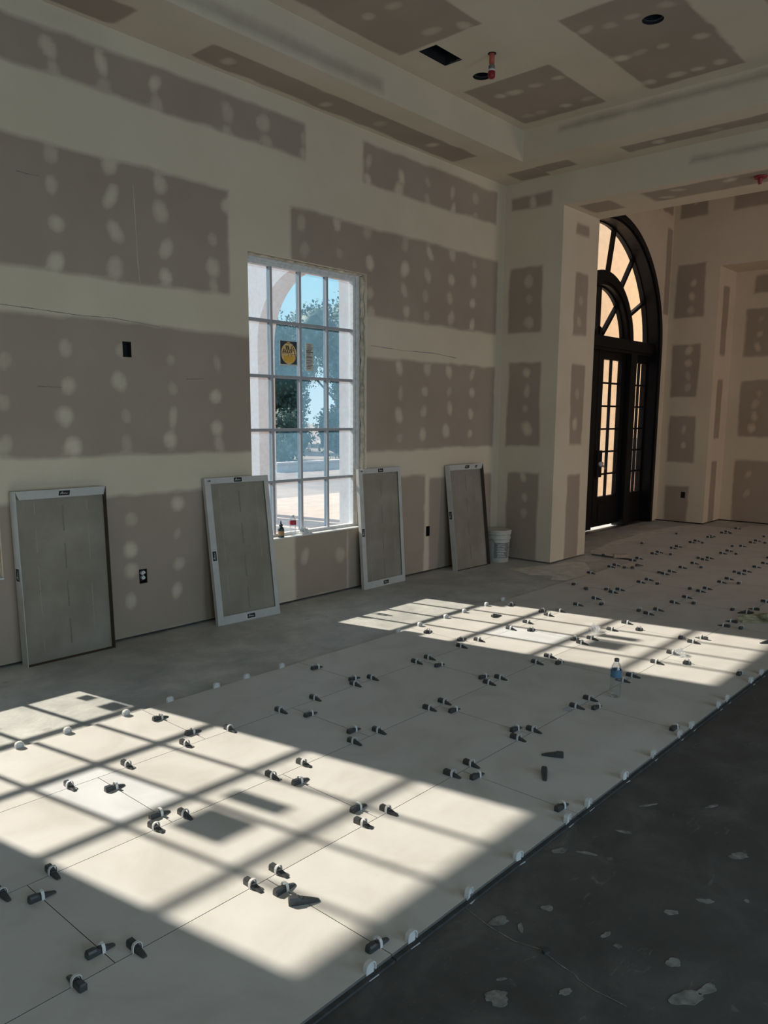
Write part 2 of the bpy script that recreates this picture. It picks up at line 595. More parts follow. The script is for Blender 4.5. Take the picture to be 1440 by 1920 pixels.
sp += [(2.64, 3.36), (2.64, 3.18), (2.63, 2.91), (2.64, 2.69), (3.05, 3.4), (3.05, 3.17), (3.06, 2.95), (3.05, 2.69), (3.45, 3.36),
       (3.45, 3.15), (3.47, 2.91), (3.47, 2.69), (3.9, 3.04), (3.89, 2.83), (3.89, 2.67), (4.05, 3.3)]
sp += [(4.85, 3.33), (5.27, 3.39), (5.68, 3.36), (4.86, 3.12), (5.3, 3.14), (5.7, 3.1), (5.72, 2.85), (5.73, 2.66)]
sp += stud_spots((6.22, 6.58, 6.97, 7.38), (3.35, 3.14, 2.92, 2.70), 0.025, 4)
sp += [(2.24, 2.0), (2.22, 1.75), (2.2, 1.49), (2.66, 2.13), (2.66, 1.87), (2.64, 1.66), (2.66, 1.47), (3.08, 2.14), (3.06, 1.92),
       (3.08, 1.66), (3.08, 1.47), (3.49, 2.09), (3.48, 1.87), (3.48, 1.66), (3.47, 1.48), (3.92, 2.1), (3.88, 1.82), (3.9, 1.56), (3.9, 1.44)]
sp += [(6.59, 2.17), (6.56, 1.95), (6.53, 1.73), (6.54, 1.48), (6.98, 2.16), (6.99, 1.96), (7.0, 1.75), (6.95, 1.52), (7.4, 2.15),
       (7.41, 1.95), (7.39, 1.72), (7.4, 1.5), (6.16, 2.15), (6.17, 1.9), (6.15, 1.68), (6.16, 1.47)]
sp += [(3.09, 0.91), (3.08, 0.67), (3.07, 0.52), (3.06, 0.29), (3.49, 0.98), (3.49, 0.76), (3.49, 0.52), (3.47, 0.3), (6.61, 0.89), (6.62, 0.70),
       (6.62, 0.30), (7.38, 0.8), (2.3, 0.75), (2.28, 0.45), (4.85, 0.4), (5.3, 0.35)]
boxes_l = [(3.140, 3.208, 0.412, 0.522), (6.612, 6.678, 0.396, 0.506), (3.088, 3.158, 2.092, 2.202)]
holes = [(a, b, WZ0, WZ1) for a, b in WIN] + boxes_l
mud_sheet(mb, (0, 0, 0), (1, 0, 0), (0, 0, 1), XL, XC, 0.018, H, holes, bare, sp, 0.03, 11)
# returns of the board into the window openings, with ragged cut edges
for a, b in WIN:
    for x in (a, b):
        mb.add([(x, 0, WZ0), (x, 0.07, WZ0), (x, 0.07, WZ1), (x, 0, WZ1)], [(0, 1, 2, 3)])
    for z in (WZ0, WZ1):
        mb.add([(a, 0, z), (b, 0, z), (b, 0.07, z), (a, 0.07, z)], [(0, 1, 2, 3)])
# body of the wall behind the board, with larger rough openings
def body(mb, x0, x1, y0, y1, z0, z1, ops, mat):
    xs = x0
    for a, b, c, d in sorted(ops):
        mb.box(xs, a, y0, y1, z0, z1, mat)
        mb.box(a, b, y0, y1, z0, c, mat)
        mb.box(a, b, y0, y1, d, z1, mat)
        xs = b
    mb.box(xs, x1, y0, y1, z0, z1, mat)
body(mb, XL - .3, DX - 2.2, 0.17, 0.315, 0, H2 + 0.5, [(a - 0.10, a + 1.362, 0.54, 3.22) for a, b in WIN], 1)
body(mb, XL - .3, XC, 0.075, 0.17, 0, H2 + 0.2, [(a - 0.085, b + 0.012, 0.578, 3.03) for a, b in WIN], 2)
build_mud(mb, 'wall_left', [M['mud'], M['stucco'], M['dark']])

WLEFT = bpy.data.objects['wall_left']
for pts_ in ([(2.22, 2.372), (2.45, 2.365), (2.78, 2.352), (3.02, 2.358), (3.4, 2.33)], [(5.72, 2.352), (6.2, 2.335), (6.7, 2.34), (7.1, 2.312)], [(3.228, 3.30), (3.236, 3.0), (3.24, 2.78), (3.252, 2.62)],
             [(2.40, 3.205), (2.48, 3.20), (2.55, 3.207)], [(2.45, 1.865), (2.62, 1.862)], [(3.62, 1.955), (3.78, 1.965)]):
    s = MB()
    P_ = [Vector((x, -0.0008, z)) for x, z in pts_]
    for a, b in zip(P_, P_[1:]):
        for k in range(3):
            p, q = a.lerp(b, k / 3), a.lerp(b, (k + 1) / 3)
            d = (q - p).normalized()
            nn = Vector((-d.z, 0, d.x)) * rnd.uniform(0.001, 0.003)
            s.add([p + nn, p - nn, q - nn, q + nn], [(0, 1, 2, 3)])
    s.build('seam_line', M['seam' if abs(pts_[0][0] - 3.228) > .01 else 'splash2'], WLEFT)

# ------------------------------------------------------------------ wall_center: pier and header of the cased opening to the foyer
mb = MB()
mud_sheet(mb, (XC, 0, 0), (0, -1, 0), (0, 0, 1), 0, -YJ, 0.018, H, (),
          [(0.075, 0.60, 3.97, 4.12), (0.075, 0.52, 2.63, 3.36), (0.10, 0.55, 1.35, 2.31), (0.13, 0.56, 0.0, 1.04)],
          [(0.36, 4.04), (0.35, 3.21), (0.36, 3.0), (0.35, 2.76), (0.35, 2.19), (0.36, 1.98), (0.35, 1.77), (0.37, 1.55), (0.36, 0.98), (0.38, 0.55), (0.36, 0.75)], 0.025, 21)
mud_sheet(mb, (0, YJ, 0), (1, 0, 0), (0, 0, 1), XC, XF, 0.018, ZH, (),
          [(8.27, 8.58, 3.70, 3.83), (8.3, 8.60, 2.62, 3.30), (8.3, 8.62, 1.35, 2.28), (8.3, 8.62, 0.0, 1.02)],
          [(8.43, 3.0), (8.43, 2.75), (8.44, 1.95), (8.44, 1.6)], 0.03, 22)
mud_sheet(mb, (XC, 0, 0), (0, -1, 0), (0, 0, 1), -YJ, -RY, ZH, H, (), [(2.1, 6.5, 4.11, 4.15, .07)], [], 0.035, 23)
mud_sheet(mb, (0, 0, ZH), (1, 0, 0), (0, -1, 0), XC, XF, -YJ, 6.6, (),
          [(8.12, 8.52, 0.84, 1.2), (8.1, 8.5, 1.55, 2.9), (8.1, 8.5, 3.2, 6.0)], [(8.2, 1.9), (8.4, 1.7), (8.22, 2.4)], 0.04, 24)
mud_sheet(mb, (XF, 0, 0), (0, -1, 0), (0, 0, 1), 0, -YJ, 0.018, ZH, (), [], [], 0.08, 25)
mud_sheet(mb, (XF, 0, 0), (0, -1, 0), (0, 0, 1), 0, -RY, ZH, HF, (), [], [], 0.12, 26)
mud_sheet(mb, (0, -6.6, 0), (1, 0, 0), (0, 0, 1), XC, XF, 0.018, ZH, (), [], [], 0.1, 27)
mud_sheet(mb, (XC, 0, 0), (0, -1, 0), (0, 0, 1), 6.6, -RY, 0.018, ZH, (), [], [], 0.1, 28)
mud_sheet(mb, (XF, 0, 0), (0, -1, 0), (0, 0, 1), 6.6, -RY, 0.018, ZH, (), [], [], 0.1, 29)
build_mud(mb, 'wall_center', [M['mud']])

# ------------------------------------------------------------------ wall_back: foyer wall round the arched entry door
mb = MB()
RA = DR + 0.07
def in_arch(u, v):
    return abs(u - DX) < RA and (v < DZ or (u - DX) ** 2 + (v - DZ) ** 2 < RA * RA)
mud_sheet(mb, (0, 0, 0), (1, 0, 0), (0, 0, 1), XF, XR, 0.018, HF, (),
          [(12.52, 12.72, 3.3, 4.6), (12.3, 12.7, 4.8, 5.9), (11.4, 12.2, 4.8, 5.9)], [(12.5, 5.1), (12.5, 5.4), (11.9, 5.2)], 0.03, 31, in_arch)
# masonry behind, cut to the same arch
N = 28
yo = 0.285
for s in (-1, 1):
    x = DX + s * (RA + 0.01)
    mb.box(min(x, DX + s * 2.2), max(x, DX + s * 2.2), 0.03, yo, 0, DZ, 1)
for k in range(N):
    a0, a1 = PI * k / N, PI * (k + 1) / N
    p0 = (DX + (RA + .01) * math.cos(a0), DZ + (RA + .01) * math.sin(a0))
    p1 = (DX + (RA + .01) * math.cos(a1), DZ + (RA + .01) * math.sin(a1))
    q0 = (DX + 2.2 * math.cos(a0) / max(abs(math.cos(a0)), abs(math.sin(a0))), DZ + 2.2 * math.sin(a0) / max(abs(math.cos(a0)), abs(math.sin(a0))))
    q1 = (DX + 2.2 * math.cos(a1) / max(abs(math.cos(a1)), abs(math.sin(a1))), DZ + 2.2 * math.sin(a1) / max(abs(math.cos(a1)), abs(math.sin(a1))))
    vs = [(x, y, z) for y in (0.03, yo) for x, z in (p0, q0, q1, p1)]
    mb.add(vs, [(0, 1, 2, 3), (4, 7, 6, 5), (0, 3, 7, 4), (1, 5, 6, 2)], 1)
mb.box(XC, 14.0, 0.03, yo, DZ + 2.2, HF, 1)
mb.box(DX + 2.2, 14.0, 0.03, yo, 0, DZ + 2.2, 1)
build_mud(mb, 'wall_back', [M['mud'], M['cream']])

# ------------------------------------------------------------------ wall_right: foyer wall with a second cased opening and the room end behind it
mb = MB()
box_r = (0.385, 0.455, 0.40, 0.50)
mud_sheet(mb, (XR, 0, 0), (0, -1, 0), (0, 0, 1), 0, 0.765, 0.018, HF, [box_r],
          [(0.10, 0.52, 4.75, 5.7), (0.10, 0.55, 3.25, 4.06), (0.10, 0.54, 2.0, 2.83), (0.12, 0.55, 0.98, 1.72), (0.12, 0.5, 0.0, 0.58)],
          [(0.36, 3.75), (0.35, 3.55), (0.36, 3.35), (0.36, 2.75), (0.36, 2.55), (0.36, 2.35), (0.37, 2.15), (0.36, 1.5), (0.37, 1.25), (0.3, 5.2), (0.3, 5.0)], 0.03, 41)
mud_sheet(mb, (XR, 0, 0), (0, -1, 0), (0, 0, 1), 0.765, -RY, 3.975, HF, (),
          [(0.9, 4.0, 4.75, 5.7)], stud_spots((1.1, 1.5, 1.9, 2.3), (5.0, 5.25, 5.5), 0.03, 6), 0.05, 42)
mud_sheet(mb, (0, -0.765, 0), (1, 0, 0), (0, 0, 1), XR, 13.48, 0.018, 3.975, (),
          [(12.95, 13.2, 0, 1.0), (12.95, 13.2, 1.35, 2.3), (12.95, 13.2, 2.65, 3.7)], [], 0.04, 43)
mud_sheet(mb, (0, 0, 3.975), (1, 0, 0), (0, -1, 0), XR, 13.48, 0.765, -RY, (), [], [], 0.12, 44)
mud_sheet(mb, (13.48, 0, 0), (0, -1, 0), (0, 0, 1), 0.765, -RY, 0.018, 3.975, (),
          [(0.95, 4.0, 2.65, 3.4), (0.95, 4.0, 1.38, 2.28), (0.95, 4.0, 0, 1.02), (1.05, 4.0, 3.62, 3.9)],
          stud_spots((1.2, 1.6, 2.0), (3.2, 3.0, 2.8, 2.1, 1.9, 1.7, 1.5, 0.8, 0.5), 0.03, 8), 0.04, 45)
mb.box(13.5, 13.8, RY, 0.0, 0, HF, 1)
mb.box(XR + 0.01, 13.5, -0.755, 0.0, 0, HF, 1)
build_mud(mb, 'wall_right', [M['mud'], M['dark']])

# ------------------------------------------------------------------ walls behind the camera
mb = MB()
ops = [(-1.9, 0.7, 0.2, 2.7), (2.3, 4.9, 0.2, 2.7), (8.95, 10.55, 0.2, 2.7)]  # unseen openings, put in for the added fill lights
body(mb, XL - .3, 13.8, RY - 0.25, RY, 0, HF, ops, 0)
structure(mb.build('wall_rear', M['patch']))
mb = MB()
mud_sheet(mb, (XL, 0, 0), (0, -1, 0), (0, 0, 1), 0, -RY, 0.018, H, (), [], [], 0.3, 51)
mb.box(XL - .3, XL - 0.01, RY, 0.07, 0, HF, 0)
build_mud(mb, 'wall_side', [M['mud']])

# ------------------------------------------------------------------ ceiling: soffit ring, tray sides, tray lid with its cut-outs
TX0, TX1, TY0, TY1 = -2.3, 7.372, 0.60, 7.9
cans = [(6.015, 1.02, 0.078), (6.028, 2.53, 0.078)]
vent = (5.295, 5.645, 0.905, 1.085)
pipe_at = (5.71, 1.33)
mb = MB()
mud_sheet(mb, (0, 0, H), (1, 0, 0), (0, -1, 0), XL, XC, 0, TY0, (),
          [(2.2, 3.10, 0.05, 0.36, 0.015), (3.70, 6.90, 0.06, 0.345, 0.015), (7.62, 7.93, 0.24, 0.60, 0.02)],
          [(3.95, 0.2), (5.0, 0.17), (5.62, 0.2), (6.35, 0.22), (2.5, 0.2)], 0.03, 61)
mud_sheet(mb, (0, 0, H), (1, 0, 0), (0, -1, 0), TX1, XC, TY0, TY1, (),
          [(7.60, 7.82, 0.55, 0.99, 0.02), (7.60, 7.80, 1.55, 7.0, 0.02)], [(7.7, 1.9), (7.7, 2.4)], 0.03, 62)
mud_sheet(mb, (0, 0, H), (1, 0, 0), (0, -1, 0), XL, TX0, TY0, TY1, (), [], [], 0.2, 63)
mud_sheet(mb, (0, 0, H), (1, 0, 0), (0, -1, 0), XL, XC, TY1, -RY, (), [], [], 0.2, 64)
mud_sheet(mb, (0, -TY0, 0), (1, 0, 0), (0, 0, 1), TX0, TX1, H, H2, (), [(3.0, 5.2, H + .06, H + .12, .10)], [], 0.04, 65)
mud_sheet(mb, (TX1, 0, 0), (0, -1, 0), (0, 0, 1), TY0, TY1, H, H2, (), [(1.0, 6.5, H + .21, H + .25, .07)], [], 0.04, 66)
mud_sheet(mb, (TX0, 0, 0), (0, -1, 0), (0, 0, 1), TY0, TY1, H, H2, (), [], [], 0.1, 67)
mud_sheet(mb, (0, -TY1, 0), (1, 0, 0), (0, 0, 1), TX0, TX1, H, H2, (), [], [], 0.1, 68)
ch = [(x - .1, x + .1, y - .1, y + .1) for x, y, r in cans] + [vent]
tsp = [(6.47, 0.91), (6.48, 1.04), (6.48, 1.27), (6.46, 1.49), (7.06, 0.84), (7.07, 1.01), (7.06, 1.24), (7.06, 1.49), (5.86, 2.08), (5.89, 2.24),
       (5.88, 2.44), (5.88, 2.69), (6.46, 2.06), (6.47, 2.24), (6.48, 2.43), (6.5, 2.69), (7.05, 2.06), (7.07, 2.29), (7.07, 2.48), (7.06, 2.67),
       (4.63, 0.97), (4.64, 1.22), (4.63, 1.45), (5.2, 1.42), (5.1, 1.2), (4.05, 1.0), (4.05, 1.3)]
mud_sheet(mb, (0, 0, H2), (1, 0, 0), (0, -1, 0), TX0, TX1, TY0, TY1, ch,
          [(6.18, 7.22, 0.70, 1.58, .015), (5.58, 7.22, 1.99, 2.82, .015), (2.0, 5.26, 0.74, 1.56, .02), (3.0, 4.9, 1.95, 2.8, .02), (4.0, 7.2, 3.25, 4.1, .02)],
          tsp, 0.03, 69)
for x, y, r in cans:      # plasterboard from the square patch in to the round cut
    n = 32
    pts = []
    for i in range(n):
        a = 2 * PI * i / n
        c, s = math.cos(a), math.sin(a)
        k = 0.1 / max(abs(c), abs(s))
        pts.append((x + k * c, -(y + k * s), H2))
    b = len(mb.v)
    ins = [(x + r * math.cos(2 * PI * i / n), -(y + r * math.sin(2 * PI * i / n)), H2) for i in range(n)]
    mb.add(pts + ins, [(i, (i + 1) % n, n + (i + 1) % n, n + i) for i in range(n)])
    mud_val = 0.0 if y > 2 else 1.0
    mb.mud.update({b + i: mud_val for i in range(2 * n)})
build_mud(mb, 'ceiling', [M['mud']])
mb = MB()
mb.box(XL - .3, XC, RY, 0.07, H2 + 0.30, H2 + 0.40)
mb.box(XF + 0.02, XR - 0.01, RY, -0.01, HF - 0.05, HF + 0.1)
structure(mb.build('ceiling_deck', M['patch']))

# ------------------------------------------------------------------ floor slab
mb = MB()
mb.box(XL - .3, 13.8, RY - .25, 0.46, -0.15, 0.0)
floor = structure(mb.build('floor', M['concrete']))

# tiles: 600 x 1200 porcelain in running bond, each its own piece
TL, TW, TZ = 1.1994, 0.604, 0.018
ROWY = [-0.805 - TW * i for i in range(6)]
tm = MB()
g = 0.0014
x0_, x1_, y0_, y1_ = g, TL - g, -TW + g, -g
tm.add([(x, y, z) for z in (0.008, TZ) for y in (y0_, y1_) for x in (x0_, x1_)], [(4, 5, 7, 6)], 0)
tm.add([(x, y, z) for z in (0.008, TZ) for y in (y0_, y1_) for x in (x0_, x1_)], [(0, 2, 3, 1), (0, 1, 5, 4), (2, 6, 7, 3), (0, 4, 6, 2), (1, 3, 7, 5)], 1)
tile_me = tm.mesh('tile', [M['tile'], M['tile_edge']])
bed = MB()
for r in range(5):
    ph = 1.685 if r % 2 == 0 else 1.085
    k = -6
    while True:
        x = ph + TL * k
        k += 1
        if r == 0 and x < 8.8:
            continue
        if x < -1.6:
            continue
        xe = x + TL
        if xe > 13.45:
            break
        if r == 0 and xe > 12.7:
            break
        link('tile', tile_me, floor, (x, ROWY[r], 0))
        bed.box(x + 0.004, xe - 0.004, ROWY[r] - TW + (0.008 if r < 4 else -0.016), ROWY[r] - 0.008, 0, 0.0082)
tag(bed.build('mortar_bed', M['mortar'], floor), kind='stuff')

def blob(cx, cy, rx, ry, an, seed, n=16, rag=0.25):
    r = random.Random(seed)
    p = []
    hs = [(j, r.uniform(0, 2 * PI), rag * r.uniform(.4, 1.0) / j ** .5) for j in (2, 3, 5, 7)]
    for i in range(n):
        a = 2 * PI * i / n
        k = 1 + sum(w * math.sin(j * a + q) for j, q, w in hs) * .55 + r.uniform(-rag, rag) * .18
        x, y = rx * k * math.cos(a), ry * k * math.sin(a)
        p.append((cx + x * math.cos(an) - y * math.sin(an), cy + x * math.sin(an) + y * math.cos(an)))
    return p

# pale splashes of plaster on the bare slab, a grout-filled crack and a thin mortar patch by the pier
SPLASH = [(935, 1727, .045, .03), (1026, 1703, .03, .02), (1258, 1711, .03, .02), (1262, 1805, .035, .025), (1287, 1872, .075, .035),
          (1326, 1855, .05, .02), (932, 1872, .05, .04), (1322, 1690, .035, .02), (1136, 1753, .028, .012), (1158, 1774, .015, .012),
          (976, 1740, .012, .03), (1050, 1595, .05, .02), (1100, 1600, .05, .012), (1385, 1605, .05, .03), (1170, 1560, .04, .015),
          (1215, 1510, .06, .008), (1335, 1512, .05, .01), (940, 1836, .02, .008), (1060, 1860, .03, .015), (1400, 1690, .012, .012)]
R3 = Matrix((rt2, up2, fw))
def on_z(px, py, z):
    d = R3.transposed() @ Vector(((px - 720) / F_PX, -(py - 1019.22) / F_PX, 1.0))
    t = (z - CAM[2]) / d.z
    return Vector(CAM) + d * t
mb = MB()
for i, (px, py, rx, ry) in enumerate(SPLASH):
    p = on_z(px, py, 0)
    s = MB()
    s.prism(blob(p.x, p.y, rx * .75, ry * .75, -0.75 + rnd.uniform(-.5, .5), 100 + i, 22, 0.42), 0.0003, 0.0018)
    s.build('plaster_splash', M['splash'], floor)
cr = [(873, 1703), (905, 1728), (925, 1742), (966, 1766), (1012, 1780), (1030, 1793), (1045, 1806), (1078, 1828), (1085, 1838), (1115, 1858), (1145, 1872), (1175, 1888)]
pts = [on_z(x, y, 0) for x, y in cr]
s = MB()
for a, b in zip(pts, pts[1:]):
    for k in range(4):
        p, q = a.lerp(b, k / 4), a.lerp(b, (k + 1) / 4)
        d = (q - p).normalized()
        nn = Vector((-d.y, d.x, 0)) * rnd.uniform(0.0008, 0.0030)
        o = Vector((0, 0, 0.0012))
        s.add([p + nn + o, p - nn + o, q - nn * .8 + o, q + nn * .8 + o], [(0, 1, 2, 3)])
s.build('crack_line', M['splash'], floor)
s = MB()
s.prism([(7.40, -0.56), (7.62, -0.66), (7.95, -0.80), (8.25, -0.83), (8.35, -1.0), (8.05, -1.22), (7.72, -1.38), (7.30, -1.36), (7.22, -1.20), (7.42, -1.12), (7.28, -0.9)], 0.0005, 0.004)
s.build('mortar_patch', M['smear'], floor)
s = MB()
s.prism([(8.9, -0.795), (9.15, -0.66), (9.6, -0.60), (10.1, -0.50), (10.6, -0.53), (11.2, -0.44), (11.8, -0.50), (12.3, -0.58), (12.5, -0.70), (12.5, -0.795)], 0.0005, 0.004)
s.build('mortar_patch', M['smear'], floor)
s = MB()
p = on_z(1024, 1785, 0)
s.prism(blob(p.x, p.y, .016, .012, 0.3, 5, 10), 0.0003, 0.008)
s.build('dirt_clod', M['mortar'], floor)

# ------------------------------------------------------------------ windows
def script_strokes():
    """a slanted brush-script word, drawn as centre lines (x to the right, y up), about 1 unit tall"""
    W_ = []
    W_.append([(0.02, -0.55), (0.10, -0.25), (0.22, 0.25), (0.36, 0.78)])                                  # P stem
    W_.append([(0.00, 0.55), (0.10, 0.82), (0.32, 0.98), (0.58, 0.90), (0.62, 0.62), (0.46, 0.38), (0.22, 0.30)])   # P bowl
    W_.append([(0.60, 0.20), (0.78, 0.30), (0.84, 0.45), (0.74, 0.50), (0.64, 0.36), (0.62, 0.14), (0.74, 0.04), (0.92, 0.14)])   # e
    W_.append([(0.92, 0.14), (1.10, 0.52), (1.22, 0.90), (1.12, 0.92), (1.02, 0.50), (1.00, 0.12), (1.12, 0.06), (1.22, 0.16)])   # l
    W_.append([(1.22, 0.16), (1.38, 0.52), (1.50, 0.90), (1.40, 0.92), (1.30, 0.50), (1.28, 0.12), (1.40, 0.06), (1.50, 0.16)])   # l
    W_.append([(1.82, 0.46), (1.66, 0.50), (1.54, 0.28), (1.58, 0.08), (1.72, 0.12), (1.86, 0.48), (1.82, 0.14), (1.92, 0.05), (2.05, 0.14)])  # a
    return W_

def ribbon(mb, pts, w, z, mat=0, mx=None):
    P = [Vector((p[0], p[1], 0)) for p in pts]
    Q = []
    for i in range(len(P) - 1):          # Catmull-Rom
        p0, p1, p2, p3 = P[max(0, i - 1)], P[i], P[i + 1], P[min(len(P) - 1, i + 2)]
        for k in range(4):
            t = k / 4
            Q.append(0.5 * ((2 * p1) + (p2 - p0) * t + (2 * p0 - 5 * p1 + 4 * p2 - p3) * t * t + (3 * p1 - p0 - 3 * p2 + p3) * t ** 3))
    Q.append(P[-1])
    vs, fs = [], []
    for i, p in enumerate(Q):
        d = (Q[min(i + 1, len(Q) - 1)] - Q[max(i - 1, 0)])
        d = d.normalized() if d.length > 1e-9 else Vector((1, 0, 0))
        nn = Vector((-d.y, d.x, 0)) * w * (0.65 + 0.5 * abs(d.y))
        vs += [p + nn + Vector((0, 0, z)), p - nn + Vector((0, 0, z))]
    for i in range(len(Q) - 1):
        fs.append((2 * i, 2 * i + 1, 2 * i + 3, 2 * i + 2))
    mb.add(vs, fs, mat, False, mx)

YG = 0.112
def make_window(idx, x0, x1, label_none=None):
    w = bpy.data.objects.new('window_%d' % idx, None)
    COL.objects.link(w)
    w.location = (x0, 0, 0)
    structure(w)
    gx0, gx1, gz0, gz1 = -0.007, 1.330, 0.632, 2.935      # daylight of the sash, from the opening's left edge
    fy0, fy1 = 0.078, 0.158
    f = MB()
    f.box(-0.078, gx0 - .03, fy0, fy1, 0.588, 3.0)
    f.box(gx1 + .03, gx1 + 0.085, fy0, fy1, 0.588, 3.0)
    f.box(gx0 - .03, gx1 + .03, fy0, fy1, gz1 + .03, 3.0)
    f.box(gx0 - .03, gx1 + .03, fy0 - .02, fy1 + .02, 0.588, gz0 - .03)
    f.build('frame', M['white'], w, 0.003)
    f = MB()
    f.box(gx0 - .03, gx0, 0.092, 0.15, gz0 - .03, gz1 + .03)
    f.box(gx1, gx1 + .03, 0.092, 0.15, gz0 - .03, gz1 + .03)
    f.box(gx0, gx1, 0.092, 0.15, gz1, gz1 + .03)
    f.box(gx0, gx1, 0.092, 0.15, gz0 - .03, gz0)
    f.build('sash', M['white'], w, 0.002)
    xs = [gx0 + (gx1 - gx0) * k / 4 for k in range(5)]
    zs = [gz0, 1.101, 1.553, 2.023, 2.495, gz1]
    zs[1], zs[2], zs[3], zs[4] = 1.100, 1.556, 2.018, 2.484
    hw = 0.0125
    vm = MB(); vm.prism([(-hw, -0.022), (hw, -0.022), (hw * .45, -0.026), (-hw * .45, -0.026)][::-1], gz0, gz1)
    vm.box(-hw, hw, -0.022, -0.001, gz0, gz1)
    vm.box(-hw, hw, 0.001, 0.022, gz0, gz1, 1)
    for k in (1, 2, 3):
        o = vm.build('muntin', [M['muntin'], M['muntin_out']], w)
        o.location = (xs[k], 0.122, 0)
    for k in (1, 2, 3, 4):
        hmn = MB()
        hmn.box(gx0, gx1, 0.1005, 0.1205, zs[k] - hw, zs[k] + hw)
        hmn.box(gx0, gx1, 0.1215, 0.1435, zs[k] - hw, zs[k] + hw, 1)
        hmn.build('muntin', [M['muntin'], M['muntin_out']], w)
    for i in range(4):
        for j in range(5):
            p = MB()
            p.box(xs[i] + hw, xs[i + 1] - hw, 0.119, 0.123, zs[j] + hw, zs[j + 1] - hw)
            o = p.build('pane', M['clear_glass' if (i == 1 and j == 2) else 'film_glass'], w)
            if i == 1 and j == 2:
                o['label'] = 'one clear pane without protective film'
    # maker's sticker on the second pane: the print faces out, so the word reads reversed from the room
    st = MB()
    sx0, sx1, sz0, sz1 = 0.430, 0.637, 2.120, 2.333
    st.box(sx0, sx1, 0.1160, 0.1182, sz0, sz1)
    st = st.build('sticker', M['paper'], w)
    st['label'] = 'square window sticker with a yellow disc and black script'
    mx = Matrix.Translation((0, 0.1158, 0)) @ Matrix(((1, 0, 0, 0), (0, 0, -1, 0), (0, 1, 0, 0), (0, 0, 0, 1)))
    cx, cz = (sx0 + sx1) / 2, (sz0 + sz1) / 2 - 0.002
    q = MB()
    q.prism([(sx0 + .006, sz0 + .012), (sx1 - .008, sz0 + .012), (sx1 - .008, sz1 - .003), (sx0 + .006, sz1 - .003)], 0, 0.0004, 0, mx)
    q.build('dark_field', M['navy'], st)
    q = MB()
    q.prism([(cx + .089 * math.cos(2 * PI * k / 40), cz + .092 * math.sin(2 * PI * k / 40)) for k in range(40)], 0.0005, 0.0010, 0, mx)
    q.prism([(cx - .018, cz + .085), (cx + .012, cz + .085), (cx + .012, cz + .100), (cx - .018, cz + .100)], 0.0005, 0.0010, 0, mx)
    q.build('disc', M['pale_yellow'], st)
    q = MB()
    q.prism([(cx - .062, cz - .058), (cx - .046, cz - .078), (cx + .046, cz - .078), (cx + .062, cz - .058), (cx + .064, cz - .02), (cx - .064, cz - .02)], 0.0011, 0.0014, 0, mx)
    q.build('disc_band', M['yellow'], st)
    q = MB()
    sc = 0.078
    for stroke in script_strokes():
        ribbon(q, [(cx + .082 - sc * x, cz + .003 + sc * 0.85 * y) for x, y in stroke], 0.0031, 0.0019, 0, mx)
    ribbon(q, [(sx0 + .006, cz - .001), (cx, cz - .004), (sx1 - .008, cz - .007)], 0.0018, 0.0019, 0, mx)
    q.prism([(cx - .012, cz - .020), (cx - .003, cz - .020), (cx - .003, cz - .013), (cx - .012, cz - .013)], .0015, .0019, 0, mx)
    q.prism([(cx + .024, cz - .022), (cx + .036, cz - .022), (cx + .036, cz - .015), (cx + .024, cz - .015)], .0015, .0019, 0, mx)
    q.build('script', M['black'], st)
    # paper rating label on the third pane
    lb = MB()
    lx0, lx1, lz0, lz1 = 0.735, 0.832, 2.085, 2.330
    lb.box(lx0, lx1, 0.1160, 0.1182, lz0, lz1)
    lb = lb.build('sticker', M['paper'], w)
    lb['label'] = 'tall paper label covered in fine print'
    q = MB()
    r = random.Random(5)
    z = lz1 - 0.012
    while z > lz0 + 0.015:
        hgt = r.choice((.004, .004, .006, .009))
        a = lx0 + .006 + r.uniform(0, .02)
        b = lx1 - .006 - r.uniform(0, .03)
        q.prism([(a, z - hgt), (b, z - hgt), (b, z), (a, z)], 0, 0.0005, 0, mx)
        z -= hgt + r.choice((.004, .006, .010))
    tag(q.build('print', M['grey_pl'], lb), kind='stuff')
    if idx == 1:
        for a, b, c, d in ((1.235, 1.312, 0.778, 0.854), (1.205, 1.318, 0.95, 1.06)):
            s_ = MB()
            s_.box(a, b, 0.1160, 0.1182, c, d)
            s_.build('sticker', M['paper'], w)
    # spray foam and shims left showing round the frame
    r = random.Random(30 + idx)
    for along, nm in (('right', 'foam_bead'), ('top', 'foam_bead')):
        s_ = MB()
        secs = []
        n = 46
        for k in range(n + 1):
            t = k / n
            rr = 0.010 + r.uniform(0, 0.011)
            if along == 'right':
                c = (1.413 - r.uniform(0, .004), 0.055 + r.uniform(-.010, .010), WZ0 + .02 + (WZ1 - WZ0 - .04) * t)
                secs.append([(c[0] - rr * .9 * math.cos(a), c[1] + rr * 1.5 * math.sin(a), c[2]) for a in (0.0, 1.0, 2.1, 3.14, 4.2, 5.2)])
            else:
                c = (0.02 + 1.38 * t, 0.055 + r.uniform(-.010, .010), 2.996 - r.uniform(0, .003))
                secs.append([(c[0], c[1] + rr * 1.4 * math.sin(a), c[2] - rr * .7 * math.cos(a)) for a in (0.0, 1.0, 2.1, 3.14, 4.2, 5.2)])
        s_.loft(secs)
        s_.build(nm, M['foam'], w)
    s_ = MB()
    s_.box(0.0, 1.42, 0.002, 0.090, WZ0 + .0005, WZ0 + 0.004)
    s_.box(-0.0, 1.42, -0.006, 0.002, WZ0 - 0.004, WZ0 + 0.006)
    s_.build('sill_board', M['white'], w)
    return w

make_window(2, *WIN[0])
make_window(1, *WIN[1])

